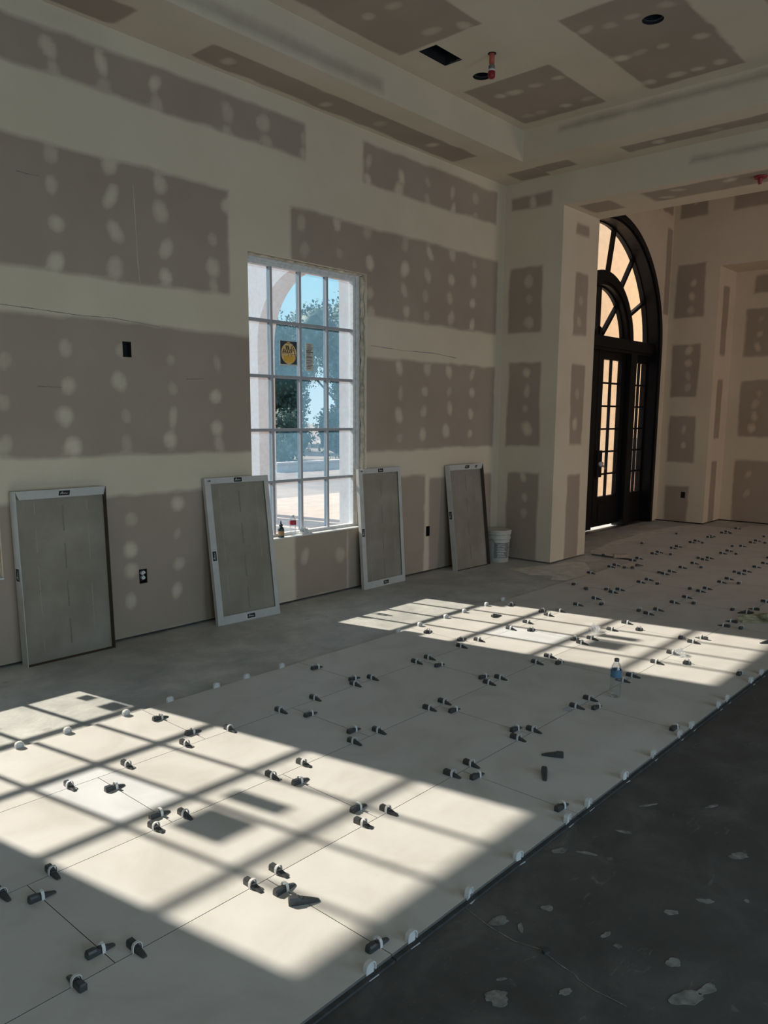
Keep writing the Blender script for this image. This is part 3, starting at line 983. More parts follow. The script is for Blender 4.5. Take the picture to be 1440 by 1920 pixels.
# ------------------------------------------------------------------ entry door: arched iron unit, two leaves between sidelights
dr = bpy.data.objects.new('door_1', None)
COL.objects.link(dr)
dr.location = (DX, 0, 0)
structure(dr)
def arc_bar(mb, r0, r1, y0, y1, a0=0.0, a1=PI, n=40, cz=DZ, mat=0):
    secs = []
    for k in range(n + 1):
        a = a0 + (a1 - a0) * k / n
        c, s = math.cos(a), math.sin(a)
        secs.append([(r0 * c, y0, cz + r0 * s), (r1 * c, y0, cz + r1 * s), (r1 * c, y1, cz + r1 * s), (r0 * c, y1, cz + r0 * s)])
    mb.loft(secs, mat)
q = MB()
arc_bar(q, DR, DR + 0.075, 0.015, 0.27)
arc_bar(q, DR + 0.03, DR + 0.115, -0.012, 0.02)
arc_bar(q, DR - 0.02, DR, 0.19, 0.24)
for s in (-1, 1):
    for (a, b, y0, y1) in ((DR, DR + .075, .015, .27), (DR + .03, DR + .115, -.012, .02), (DR - .02, DR, .19, .24)):
        q.box(min(s * a, s * b), max(s * a, s * b), y0, y1, 0.005, DZ)
q.build('frame', M['iron'], dr)
q = MB()
q.box(-DR, DR, 0.10, 0.27, DZ - 0.10, DZ + 0.10)
q.box(-DR, DR, 0.07, 0.10, DZ - 0.06, DZ + 0.06)
q.build('transom_bar', M['iron'], dr)
q = MB()
arc_bar(q, 0.80, 1.0, 0.115, 0.25)
arc_bar(q, 0.84, 0.96, 0.095, 0.115)
arc_bar(q, 0.775, 0.80, 0.19, 0.24)
q.build('inner_arch', M['iron'], dr)
for s in (-1, 1):
    q = MB()
    q.box(min(s * .885, s * 1.088), max(s * .885, s * 1.088), 0.08, 0.27, 0.005, DZ - 0.10)
    q.build('mullion', M['iron'], dr)
def spoke(r0, r1, a, w=0.024):
    s = MB()
    s.box(r0, r1, 0.185, 0.245, -w, w)
    o = s.build('spoke', M['iron'], dr)
    o.location = (0, 0, DZ)
    o.rotation_euler = (0, -a, 0)
for k in range(1, 7):
    spoke(0.995, DR - .01, PI * k / 7)
for k in range(1, 4):
    spoke(0.06, 0.79, PI * k / 4)
s = MB()
s.prism([(.16 * math.cos(PI * k / 16), .16 * math.sin(PI * k / 16)) for k in range(17)], -.03, .03, 0,
        Matrix.Translation((0, .215, DZ + .08)) @ Matrix(((1, 0, 0, 0), (0, 0, -1, 0), (0, 1, 0, 0), (0, 0, 0, 1))))
s.build('hub', M['iron'], dr)
def arc_pane(r0, r1, a0, a1):
    s = MB()
    n = 10
    secs = []
    arc_bar(s, max(r0, 0.02), r1, 0.216, 0.220, a0, a1, n)
    s.build('pane', M['door_glass'], dr)
for k in range(7):
    arc_pane(1.0, DR - .01, PI * k / 7 + .012, PI * (k + 1) / 7 - .012)
for k in range(4):
    arc_pane(0.10, 0.79, PI * k / 4 + .02, PI * (k + 1) / 4 - .02)
ZD = DZ - 0.105
def leaf(name, x0, x1, gx0, gx1, gz0, gz1, nx, nz, y0=0.17, y1=0.235, zb=0.022):
    s = MB()
    s.box(x0, gx0, y0, y1, zb, ZD)
    s.box(gx1, x1, y0, y1, zb, ZD)
    s.box(gx0, gx1, y0, y1, zb, gz0)
    s.box(gx0, gx1, y0, y1, gz1, ZD)
    lf = s.build(name, M['iron'], dr)
    s = MB()
    s.box(gx0 + .02, gx1 - .02, y0 - .008, y0, 0.14, gz0 - .10)
    s.build('kick_panel', M['iron'], lf, 0.004)
    for i in range(1, nx):
        x = gx0 + (gx1 - gx0) * i / nx
        s = MB(); s.box(x - .013, x + .013, .185, .225, gz0, gz1); s.build('glazing_bar', M['iron'], lf)
    for j in range(1, nz):
        z = gz0 + (gz1 - gz0) * j / nz
        s = MB(); s.box(gx0, gx1, .187, .223, z - .013, z + .013); s.build('glazing_bar', M['iron'], lf)
    for i in range(nx):
        for j in range(nz):
            s = MB()
            a, b = gx0 + (gx1 - gx0) * i / nx, gx0 + (gx1 - gx0) * (i + 1) / nx
            c, d = gz0 + (gz1 - gz0) * j / nz, gz0 + (gz1 - gz0) * (j + 1) / nz
            s.box(a, b, .203, .207, c, d)
            s.build('pane', M['door_glass'], lf)
    return lf
GZ0, GZ1 = 0.50, 2.525
lr = leaf('door_leaf', 0.012, 0.878, 0.165, 0.755, GZ0, GZ1, 2, 6, zb=0.055)
ll = leaf('door_leaf', -0.878, -0.004, -0.755, -0.165, GZ0, GZ1, 2, 6)
leaf('sidelight', 1.09, DR, 1.255, 1.62, GZ0, GZ1, 2, 6, zb=0.003)
leaf('sidelight', -DR, -1.09, -1.62, -1.255, GZ0, GZ1, 2, 6, zb=0.003)
s = MB()
s.box(0.06, 0.215, 0.148, 0.172, 0.80, 1.20)
s.build('lock_plate', M['iron'], lr, 0.004)
s = MB()
s.lathe([(0.028, 0), (0.028, .03), (0.012, .04), (0.012, .06)], 14, 0, Matrix.Translation((.12, .150, .98)) @ Matrix.Rotation(PI / 2, 4, 'X'))
s.tube([(.12, .09, .98), (.17, .088, .965), (.215, .088, .93)], [.013, .015, .012], 10)
s.build('lever_handle', M['steel'], lr)
s = MB()
pp = [(.07 + .09 * k / 6, .115 + rnd.uniform(-.012, .012), 1.0 + rnd.uniform(-.025, .025)) for k in range(7)]
s.tube(pp, [.02, .035, .03, .04, .032, .036, .015], 9)
s.build('plastic_wrap', M['wrap'], lr)
s = MB()
s.box(-DR, DR, 0.05, 0.20, 0.0005, 0.006)
s.build('threshold', M['sheet'], dr)

# ------------------------------------------------------------------ electrical boxes
def outlet_box(org, u, label, receptacle, du=0.068, dv=0.110):
    """box let into the wall: opening centre org, u = direction along the wall, recess away from the room"""
    U = Vector(u)
    Nn = U.cross(Vector((0, 0, 1)))          # points into the room for these walls
    mx = Matrix((U, Vector((0, 0, 1)), Nn)).transposed().to_4x4()
    t = thing('outlet_box', label, 'electrical box', org)
    t.matrix_world = Matrix.Translation(Vector(org)) @ mx
    a, b = du / 2 - .001, dv / 2 - .001
    s = MB()
    s.box(-a, a, -b, b, -0.052, -0.048)
    s.box(-a, -a + .004, -b, b, -.048, .001)
    s.box(a - .004, a, -b, b, -.048, .001)
    s.box(-a + .004, a - .004, -b, -b + .004, -.048, .001)
    s.box(-a + .004, a - .004, b - .004, b, -.048, .001)
    s.build('box', M['dark'], t)
    if receptacle:
        s = MB()
        for z in (-.020, .020):
            s.prism(blob(0.006, z + .006, .016, .014, 0, 3, 12, .05), -.03, -.006)
        s.build('receptacle', M['clip'], t)
        s = MB()
        s.tube([(-.02, .035, -.04), (-.012, .02, -.012), (.01, .0, -.008), (.018, -.02, -.012), (.004, -.04, -.04)], .0035, 7)
        s.tube([(.02, .04, -.04), (.022, .03, -.012), (.024, .018, -.009)], .0045, 7)
        s.build('wires', M['ink'], t)
    return t
outlet_box((3.174, 0, 0.467), (1, 0, 0), 'outlet box with white wires between the two left tile cartons', True)
outlet_box((6.645, 0, 0.451), (1, 0, 0), 'empty dark outlet box between window and the carton near the bucket', False, 0.066)
outlet_box((3.123, 0, 2.147), (1, 0, 0), 'empty dark switch box high on the window wall', False, 0.070)
outlet_box((XR, -0.42, 0.45), (0, -1, 0), 'dark outlet box on the foyer wall right of the arched door', False, 0.070, 0.10)

# ------------------------------------------------------------------ ceiling fittings
for i, ((x, y, r), lab) in enumerate(zip(cans, ('round black light cutout beside the red sprinkler pipe', 'round black light cutout by itself in the farther ceiling panel'))):
    t = thing('recessed_light_can', lab, 'light housing', (x, -y, H2))
    s = MB()
    s.lathe([(r - .001, 0.001), (r - .001, .14), (0.001, .14)], 32, 0, None, False)
    s.build('can', M['dark'], t)
    s = MB()
    s.lathe([(r - .012, .02), (r - .002, .02), (r - .002, .026), (r - .012, .026), (r - .012, .02)], 32, 0, None, False)
    s.build('rim', M['sheet'], t)
t = thing('vent_boot', 'rectangular black duct opening cut in the ceiling', 'vent', ((vent[0] + vent[1]) / 2, -(vent[2] + vent[3]) / 2, H2))
a, b = (vent[1] - vent[0]) / 2 - .001, (vent[3] - vent[2]) / 2 - .001
s = MB()
s.box(-a, -a + .003, -b, b, 0, .2); s.box(a - .003, a, -b, b, 0, .2); s.box(-a, a, -b, -b + .003, 0, .2); s.box(-a, a, b - .003, b, 0, .2); s.box(-a, a, -b, b, .2, .203)
s.build('boot', M['dark'], t)
s = MB()
s.prism([(a - .02, -b + .02), (a - .004, -b + .01), (a - .004, b - .03), (a - .012, .02), (a - .006, -.02)], .004, .007)
s.build('metal_flange', M['sheet'], t)
t = thing('sprinkler_drop', 'orange red sprinkler pipe hanging from the tray ceiling', 'sprinkler', (pipe_at[0], -pipe_at[1], H2))
s = MB(); s.lathe([(.0215, -.001), (.0215, -.075), (.014, -.078), (.014, -.09)], 18); s.build('pipe', M['red'], t)
s = MB(); s.lathe([(.023, -.088), (.026, -.092), (.026, -.118), (.022, -.121)], 18); s.build('fitting', M['grey_pl'], t)
s = MB(); s.lathe([(.026, -.119), (.027, -.124), (.027, -.133)], 18); s.build('collar', M['clip'], t)
s = MB(); s.lathe([(.027, -.133), (.030, -.140), (.029, -.175), (.020, -.186), (.001, -.187)], 18); s.build('cap', M['red2'], t)
s = MB(); s.lathe([(.034, -.0005), (.034, -.003), (.022, -.003)], 18); s.build('cut_hole', M['dark'], t)
t = thing('sprinkler_stub', 'red sprinkler stub under the opening header at the right', 'sprinkler', (8.27, -2.66, ZH))
s = MB(); s.lathe([(.022, -.001), (.022, -.05), (.016, -.055), (.016, -.07)], 16); s.build('pipe', M['red2'], t)
s = MB(); s.lathe([(.060, -.001), (.062, -.012), (.050, -.020)], 18); s.build('flange', M['red2'], t)

# ------------------------------------------------------------------ tile cartons leaning on the window wall
def squiggle(mb, w, h, z, seed, mx):
    r = random.Random(seed)
    pts = [(-w * .34, -h * .18), (-w * .26, h * .12), (-w * .18, h * .30), (-w * .20, -h * .16), (-w * .06, h * .04), (0, -h * .16), (w * .10, h * .05), (w * .18, -h * .15), (w * .34, -h * .02)]
    ribbon(mb, pts, h * .045, z, 0, mx)

def carton(label, x, yb, w, h, t, lean, rz, style, seed):
    c = thing('tile_carton', label, 'carton', (x, yb, 0), rz, 'tile cartons leaning under the windows')
    # built upright with the front lower edge on the x axis, then leaned back
    T = Matrix.Rotation(-lean, 4, 'X')
    card = 0.004
    lipped = style == 'lip'
    lip = 0.055
    rec = 0.012 if lipped else 0.045
    s = MB()
    s.box(card, w - card, rec, t - card, card, h - card, 0, T)
    s.build('tile_stack', M['tile_back'], c)
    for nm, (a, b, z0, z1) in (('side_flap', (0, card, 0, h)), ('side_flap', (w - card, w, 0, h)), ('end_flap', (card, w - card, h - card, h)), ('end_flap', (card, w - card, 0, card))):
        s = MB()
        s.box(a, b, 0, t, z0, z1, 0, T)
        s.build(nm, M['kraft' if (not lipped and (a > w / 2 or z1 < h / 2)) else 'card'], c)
    if lipped:
        for a, b, z0, z1 in ((0, lip, 0, h), (w - lip * .8, w, 0, h), (lip, w - lip * .8, h - lip * .85, h), (lip, w - lip * .8, 0, lip * 1.25)):
            s = MB()
            s.box(a, b, -0.003, 0.0, z0, z1, 0, T)
            s.build('front_lip', M['card'], c)
    else:      # only the top flap is folded in over the tile, its ends cut on the slant
        s = MB()
        fy, fz = 0.024, 0.058
        P = [(.002, 0, h), (w - .002, 0, h), (w - .006, fy, h - fz), (.036, fy, h - fz)]
        s.add([(x_, y_ + o, z_) for o in (0, .003) for x_, y_, z_ in P], [(0, 1, 2, 3), (7, 6, 5, 4), (0, 4, 5, 1), (1, 5, 6, 2), (2, 6, 7, 3), (3, 7, 4, 0)], 0, False, T)
        s.build('top_flap', M['card'], c)
    # scored lines and glue marks on the back of the tile
    yl = rec - .0008
    r = random.Random(seed)
    s = MB()
    for fx in (0.22, 0.80):
        for k in range(12):
            if r.random() < .75:
                s.box(w * fx - .0012, w * fx + .0012, yl, yl + .0008, h * (.06 + .073 * k), h * (.06 + .073 * (k + .9)), 0, T)
    tag(s.build('score_line', M['line'], c), kind='stuff')
    s = MB()
    for k in range(4):
        z = h * (.08 + .225 * k)
        s.box(w * .515, w * .532, yl, yl + .0007, z, z + h * .15, 0, T)
    tag(s.build('glue_mark', M['glue_mark'], c), kind='stuff')
    F = T @ Matrix(((1, 0, 0, 0), (0, 0, -1, 0), (0, 1, 0, 0), (0, 0, 0, 1)))      # local x, y -> x, z of the front face
    def stick(cx, cz, sw, sh, mx, turn):
        Mx = mx @ Matrix.Translation((cx, cz, 0)) @ Matrix.Rotation(turn, 4, 'Z')
        q = MB()
        q.prism([(-sw * .6, -sh * .62), (sw * .6, -sh * .62), (sw * .6, sh * .62), (-sw * .6, sh * .62)], 0.0, 0.0006, 0, Mx)
        q.prism([(-sw * .5, -sh * .5), (sw * .5, -sh * .5), (sw * .5, sh * .5), (-sw * .5, sh * .5)], 0.0006, 0.0012, 1, Mx)
        o = q.build('sticker', [M['ink'], M['black']], c)
        o['label'] = 'black sticker with a white scrawl'
        q = MB()
        squiggle(q, sw, sh, 0.0016, seed, Mx)
        q.build('scrawl', M['ink'], o)
    SIDE = T @ Matrix.Translation((0, t, 0)) @ Matrix(((0, 0, -1, 0), (-1, 0, 0, 0), (0, 1, 0, 0), (0, 0, 0, 1)))
    if lipped:
        FF = F @ Matrix.Translation((0, 0, 0.003))
        stick(w * .51, h - .024, .078, .036, FF, 0)
        stick(.027, h * .475, .078, .036, FF, PI / 2)
        stick(w * .52, .034, .078, .036, FF, 0)
        q = MB(); q.prism([(.018, h - .022), (.055, h - .030), (.055, h - .016)], 0, .0008, 0, FF); q.build('print_mark', M['black'], c)
    else:
        a = math.atan2(fy, fz)
        FLAP = T @ Matrix.Translation((0, 0, h)) @ Matrix.Rotation(a, 4, 'X') @ Matrix(((1, 0, 0, 0), (0, 0, -1, 0), (0, 1, 0, 0), (0, 0, 0, 1)))
        stick(w * .53, -.030, .078, .036, FLAP, 0)
        if seed == 4:
            stick(w * .80, -.030, .040, .030, FLAP, 0)
        stick(t * .45, h * .53, .085, t * .52, SIDE, PI / 2)
    return c
carton('thick tile carton farthest left under the windows, tan tile face showing', 2.212, -0.122, 0.640, 1.180, 0.088, math.radians(1.4), 0.0, 'open', 1)
carton('white framed tile carton covering the lower left corner of the window', 3.717, -0.188, 0.622, 1.192, 0.034, math.radians(7.2), -0.06, 'lip', 2)
carton('white framed tile carton at the lower right corner of the window', 5.505, -0.122, 0.622, 1.178, 0.034, math.radians(4.0), 0.0, 'lip', 3)
carton('tilted dark fronted tile carton leaning beside the white bucket', 6.900, -0.222, 0.615, 1.165, 0.066, math.radians(7.0), -0.03, 'open', 4)

# ------------------------------------------------------------------ white bucket behind the last carton
t = thing('bucket', 'white plastic bucket with ridged rim and grey printed label in the corner', 'bucket', (7.735, -0.19, 0.0005))
s = MB()
s.lathe([(.001, .002), (.118, 0), (.124, .004), (.132, .20), (.137, .265), (.137, .27), (.146, .272), (.146, .300), (.139, .302), (.141, .325), (.150, .327), (.150, .355), (.143, .357), (.143, .366), (.001, .366)], 36, 0, None, False)
s.build('pail', M['pail'], t)
s = MB()
s.lathe([(.148, .352), (.154, .356), (.154, .376), (.145, .381), (.13, .379), (.001, .379)], 36, 0, None, False)
s.build('lid', M['pail'], t)
s = MB()
a0, a1 = -2.9, 0.1
vs, fs = [], []
for k in range(25):
    a = a0 + (a1 - a0) * k / 24
    vs += [(.1275 * math.cos(a), .1275 * math.sin(a), .055), (.1355 * math.cos(a), .1355 * math.sin(a), .235)]
for k in range(24):
    fs.append((2 * k, 2 * k + 2, 2 * k + 3, 2 * k + 1))
s.add(vs, fs, 0, True)
lab = s.build('printed_label', M['pail_label'], t)
s = MB()
for k, z in enumerate((.07, .09, .11, .13, .15, .17, .19, .21)):
    rr = .1278 + (z - .055) * .0445 + .0006
    for b0, b1 in ((-2.6, -1.75), (-1.5, -.7)):
        n = 8
        vs, fs = [], []
        for q in range(n + 1):
            a = b0 + (b1 - .3 * ((k * 37) % 5) / 5 - b0) * q / n
            vs += [(rr * math.cos(a), rr * math.sin(a), z), (rr * math.cos(a), rr * math.sin(a), z + .007)]
        for q in range(n):
            fs.append((2 * q, 2 * q + 2, 2 * q + 3, 2 * q + 1))
        s.add(vs, fs)
tag(s.build('print', M['ink'], lab), kind='stuff')
s = MB()
s.tube([(-.147, .0, .285), (-.149, -.06, .24), (-.118, -.11, .20), (-.05, -.15, .175), (.05, -.15, .175), (.118, -.11, .20), (.149, -.06, .24), (.147, .0, .285)], .0025, 6)
s.build('wire_handle', M['steel'], t)

# ------------------------------------------------------------------ things on the window sill
ZS = WZ0 + 0.0062
t = thing('glue_bottle', 'small dark glue bottle with a tan label on the window sill', 'bottle', (4.579, 0.028, ZS - .002))
s = MB(); s.lathe([(.001, 0), (.027, 0), (.029, .004), (.029, .072), (.026, .080)], 20); s.build('body', M['glue_dark'], t)
s = MB(); s.lathe([(.0295, .020), (.0295, .060)], 20, 0, None, False); s.build('label', M['glue_label'], t)
s = MB(); s.lathe([(.026, .079), (.020, .092), (.014, .098), (.014, .104), (.017, .104), (.017, .116), (.010, .120), (.007, .126), (.003, .150), (.001, .151)], 18); s.build('nozzle_cap', M['glue_dark'], t)
def water_bottle(name, label, loc, h, label_mat, cap_mat, seed):
    t = thing(name, label, 'bottle', loc)
    k = h / 0.20
    pr = [(.001, .004), (.022, .002), (.029, .0), (.0325, .006)]
    z = .012
    while z < .105:
        pr += [(.0325, z), (.0305, z + .005), (.0325, z + .010)]
        z += .013
    pr += [(.0325, .112), (.0325, .140), (.0315, .148), (.027, .162), (.019, .176), (.0135, .183), (.0125, .188)]
    s = MB(); s.lathe([(r * min(1, k * 1.02), zz * k) for r, zz in pr], 28, 0, None, False); s.build('body', M['bottle'], t)
    s = MB(); s.lathe([(.0331 * min(1, k * 1.02), .106 * k), (.0331 * min(1, k * 1.02), .145 * k)], 28, 0, None, False); s.build('label', label_mat, t)
    s = MB(); s.lathe([(.001, .187 * k), (.0145, .187 * k), (.0145, .2 * k), (.012, .202 * k), (.001, .202 * k)], 20, 0, None, False); s.build('cap', cap_mat, t)
    return t
water_bottle('water_bottle', 'small clear water bottle with a red label on the window sill', (4.735, 0.045, ZS - .002), 0.185, M['label_red'], M['scrap'], 1)
water_bottle('water_bottle', 'clear ribbed water bottle with a blue label standing on the tiles', (4.330, -3.300, TZ + .0005), 0.235, M['label_blue'], M['cap'], 2)

def crumple(name, label, cat, loc, rx, ry, rz, mat, seed, n=18, m=10, flat=0.55, rot=0.0):
    r = random.Random(seed)
    ph = [(r.uniform(0, 6.28), r.uniform(1, 5), r.uniform(1, 5)) for _ in range(7)]
    vs, fs = [], []
    for j in range(m + 1):
        v = j / m
        el = v * PI / 2
        for i in range(n):
            a = 2 * PI * i / n
            k = 1 + sum(.10 * math.sin(p + q * a + w * el * 2) for p, q, w in [(p, round(q), w) for p, q, w in ph])
            x, y, z = rx * k * math.cos(a) * math.cos(el), ry * k * math.sin(a) * math.cos(el), rz * (k ** 2) * math.sin(el) ** flat * r.uniform(.75, 1.15) if j else 0.0
            vs.append((x, y, max(0, z)))
    for j in range(m):
        for i in range(n):
            q = (i + 1) % n
            fs.append((j * n + i, j * n + q, (j + 1) * n + q, (j + 1) * n + i))
    fs.append(tuple(range(n))[::-1])
    s = MB()
    s.add(vs, fs, 0, False)
    o = s.build(name, mat)
    o.location = loc
    o.rotation_euler = (0, 0, rot)
    return tag(o, label, cat)
crumple('crumpled_wrapper', 'crumpled white wrapper lying on the window sill', 'wrapper', (4.885, 0.040, ZS - .002), .075, .030, .032, M['scrap'], 3)
crumple('crumpled_wrapper', 'crumpled clear bag in the far sun patch near the window side', 'wrapper', (5.600, -2.52, TZ + .0005), .050, .040, .038, M['film_scrap'], 4)
crumple('crumpled_wrapper', 'crumpled clear bag on the fourth long joint in the far sun patch', 'wrapper', (5.430, -3.26, TZ + .0005), .050, .040, .034, M['film_scrap'], 5)
crumple('crumpled_wrapper', 'little scrap of clear film in the shade left of the water bottle', 'wrapper', (3.93, -3.20, TZ + .0005), .035, .022, .012, M['film_scrap'], 6)
crumple('khaki_rag', 'crumpled khaki cloth on the tiles at the right edge', 'cloth', (6.92, -3.47, TZ + .0005), .25, .09, .055, M['rag'], 8, 40, 14, .7, -0.8)
s = MB()
s.box(-.085, .085, -.026, .026, 0, .044)
o = s.build('cut_block', M['wood'], None, 0.003)
o.location = (8.86, -1.20, TZ + .0005); o.rotation_euler = (0, 0, -0.80)
tag(o, 'small pale block lying on the tiles before the door', 'block')

# ------------------------------------------------------------------ levelling clips and wedges
wm = MB()
def wsec(x, w, h, c=0.30):
    return [(x, -w, 0), (x, w, 0), (x, w, h * .7), (x, w * (1 - c), h), (x, -w * (1 - c), h), (x, -w, h * .7)]
wm.loft([wsec(-.050, .0105, .019), wsec(-.046, .0135, .025), wsec(-.018, .0135, .024), wsec(-.012, .0130, .020), wsec(.025, .0105, .012), wsec(.046, .0085, .006), wsec(.050, .006, .004)])
for k in range(3):
    wm.box(-.008 + .014 * k, -.004 + .014 * k, -.007, .007, .008, .0205 - .0042 * k)
wedge_me = wm.mesh('wedge', M['wedge'])
cm = MB()
pth = [(-.0175, 0), (-.0180, .012), (-.0165, .024), (-.011, .032), (0, .0345), (.011, .032), (.0165, .024), (.0180, .012), (.0175, 0)]
secs = []
for i, (y, z) in enumerate(pth):
    k = 1 - .0028 / .018
    secs.append([(-.0055, y, z), (.0055, y, z), (.0055, y * k, max(0, z - .0022)), (-.0055, y * k, max(0, z - .0022))])
cm.loft(secs)
clip_me = cm.mesh('clip', M['clip'])
bm_ = MB()
bm_.loft([[(-.008, y * 1.2, z * .95), (.008, y * 1.2, z * .95), (.008, y * 1.02, max(0, z * .95 - .0035)), (-.008, y * 1.02, max(0, z * .95 - .0035))] for y, z in pth])
bm_.loft([[(-.0015, y * 1.05, z * .9), (.0015, y * 1.05, z * .9), (.0015, 0, z * .9), (-.0015, 0, z * .9)] for y, z in pth[:5]])
bm_.loft([[(-.0015, 0, z * .9), (.0015, 0, z * .9), (.0015, y * 1.05, z * .9), (-.0015, y * 1.05, z * .9)] for y, z in pth[4:][::-1]])
bm_.box(-.020, .020, -.021, .021, -.0150, -.0128)
bm_.box(-.002, .002, -.016, .016, -.0128, .001)
edge_me = bm_.mesh('leveling_clip', M['clip'])

ORD = ['first', 'second', 'third', 'fourth', 'fifth']
def nth(k):
    return '%d%s' % (k, 'th' if 10 <= k % 100 <= 20 else {1: 'st', 2: 'nd', 3: 'rd'}.get(k % 10, 'th'))
# x-type: on a long joint (joint number, x, flipped); y-type: on a short joint (row, x, y)
WX = {1: [7.71, 8.19, 8.33, 8.75, 8.93, 9.37, 9.52, 9.95, 10.13, 10.60, 10.78, 11.24, 11.36, 11.82, 11.98, 12.44],
      2: [1.55, 1.84, 2.17, 2.44, 2.80, 3.07, 3.41, 3.57, 4.02, 4.15, 4.53, 4.75, 5.19, 5.45, 5.78, 5.97, 6.29, 6.63, 6.99, 7.14, 7.62, 7.80,
          8.22, 8.40, 8.71, 9.06, 9.39, 9.54, 10.00, 10.24, 10.74, 11.16, 11.37],
      3: [1.00, 1.18, 1.61, 1.75, 2.23, 2.42, 2.77, 2.96, 3.40, 3.54, 4.00, 4.13, 4.57, 4.75, 5.21, 5.37, 5.71, 5.99, 6.41, 6.60, 6.97, 7.26,
          7.61, 7.78, 8.19, 8.42, 8.80, 8.98, 9.32, 9.63],
      4: [0.96, 1.16, 1.62, 1.74, 2.20, 2.35, 2.81, 2.96, 3.38, 3.53, 4.00, 4.17, 4.62, 4.75, 5.13, 5.42, 5.80, 5.96, 6.45, 6.63, 7.03, 7.21, 7.58]}
FLIP = {(4, 0.96), (4, 5.96), (4, 6.45), (4, 6.63), (4, 7.03), (4, 7.21)}
WYR = {0: [(8.88, -0.98), (10.08, -0.94), (11.28, -0.93)],
       1: [(2.284, -1.60), (2.284, -1.90), (3.484, -1.59), (3.484, -1.93), (4.683, -1.58), (4.683, -1.90), (5.883, -1.57), (5.883, -1.89), (7.082, -1.55), (7.082, -1.90),
           (8.281, -1.53), (8.281, -1.93), (9.481, -1.57), (9.481, -1.91), (10.68, -1.52), (10.68, -1.91), (11.88, -1.49), (11.88, -1.95)],
       2: [(1.685, -2.17), (1.685, -2.53), (2.884, -2.17), (2.884, -2.51), (4.084, -2.16), (4.084, -2.52), (5.283, -2.14), (5.283, -2.52), (6.483, -2.15), (6.483, -2.50),
           (7.682, -2.16), (7.682, -2.49), (8.881, -2.16), (8.881, -2.52), (10.08, -2.15), (10.08, -2.52), (11.28, -2.14)],
       3: [(1.085, -2.73), (1.085, -3.14), (2.284, -2.74), (2.284, -3.11), (3.484, -2.73), (3.484, -3.14), (4.683, -2.73), (5.883, -2.76), (5.883, -3.10),
           (7.082, -2.75), (7.082, -3.09), (8.281, -2.76)],
       4: [(1.685, -3.32), (1.685, -3.765), (2.884, -3.31), (2.884, -3.75), (4.084, -3.31), (4.084, -3.765), (5.283, -3.37), (5.283, -3.72), (6.483, -3.35)]}
def leveler(label, x, y, rz):
    t = thing('tile_leveler', label, 'tile wedge', (x, y, TZ + .0004), rz + rnd.uniform(-.05, .05), 'levelling wedges and clips on the tile joints')
    link('wedge', wedge_me, t, (rnd.uniform(-.006, .006), 0, 0))
    link('clip', clip_me, t)
    t.scale = (.95, .95, .92)
for j, xs in WX.items():
    for k, x in enumerate(xs):
        a = PI / 2 if (j, x) in FLIP else -PI / 2
        leveler('wedge and clip on %s long tile joint from the windows, %s from left' % (ORD[j - 1], nth(k + 1)), x, ROWY[j], a)
for r_, ps in WYR.items():
    for k, (x, y) in enumerate(sorted(ps, key=lambda q: (q[0], -q[1]))):
        leveler('wedge crossing a short joint of the %s tile row from windows, %s from left' % (ORD[r_], nth(k + 1)), x, y, 0.0)
# clips without wedges standing along the two long edges of the laid tiles
EDGE_R = [(700, 1816), (780, 1758), (886, 1675), (980, 1606), (1067, 1534), (1108, 1505), (1175, 1454), (1229, 1413), (1279, 1376), (1301, 1359), (1352, 1321), (1366, 1308), (1412, 1275), (1431, 1260)]
EDGE_LP = [(43, 1401), (133, 1373), (242, 1339), (323, 1313), (411, 1287), (468, 1270), (540, 1252), (757, 1185), (795, 1172), (848, 1158), (880, 1147), (919, 1134), (947, 1124)]
def edge_clip(px, py, y, label, grp):
    p = on_z(px, py, TZ + .015)
    o = link('leveling_clip', edge_me, None, (p.x, y, TZ), (0, 0, PI / 2 + rnd.uniform(-.2, .2)))
    tag(o, label, 'tile clip', grp)
for k, (px, py) in enumerate(EDGE_R):
    edge_clip(px, py, ROWY[5] + .002, 'white clip without wedge on the tile edge by dark concrete, %s from front' % nth(k + 1), 'empty clips along the tile edge facing the camera')
for k, (px, py) in enumerate(EDGE_LP):
    edge_clip(px, py, ROWY[1] - .002, 'white clip without wedge on the tile edge nearer the windows, %s from left' % nth(k + 1), 'empty clips along the tile edge facing the windows')
# loose wedges
def loose(px, py, rz, label, z=TZ + .0004, sc=1.08):
    p = on_z(px, py, z + .008)
    o = link('loose_wedge', wedge_me, None, (p.x, p.y, z), (0, 0, rz))
    o.scale = (sc, sc, sc)
    tag(o, label, 'tile wedge', 'loose wedges lying on the tiles')
loose(570, 1688, -0.62, 'loose dark wedge lying alone at the front edge of the near sun patch')
loose(1036, 1415, 2.05, 'loose dark wedge lying sideways on the shaded tiles, the farther of two')
loose(1021, 1452, 3.70, 'loose dark wedge lying end on in the shade, the nearer of two')
loose(931, 1154, -0.2, 'loose dark wedge lying in the window side corner of the far sun patch')
loose(1437, 1204, 2.5, 'loose dark wedge on the tiles at the right edge beside the sun patch')
loose(1394, 1148, 2.4, 'loose dark wedge lying just behind the khaki cloth')
loose(1098, 1103, 0.7, 'loose dark wedge on the shaded tiles between far sun patch and pier')
loose(1185, 1064, 0.6, 'loose dark wedge on the tiles in front of the small pale block')
loose(1199, 1060, -0.4, 'loose dark wedge right of the small pale block')

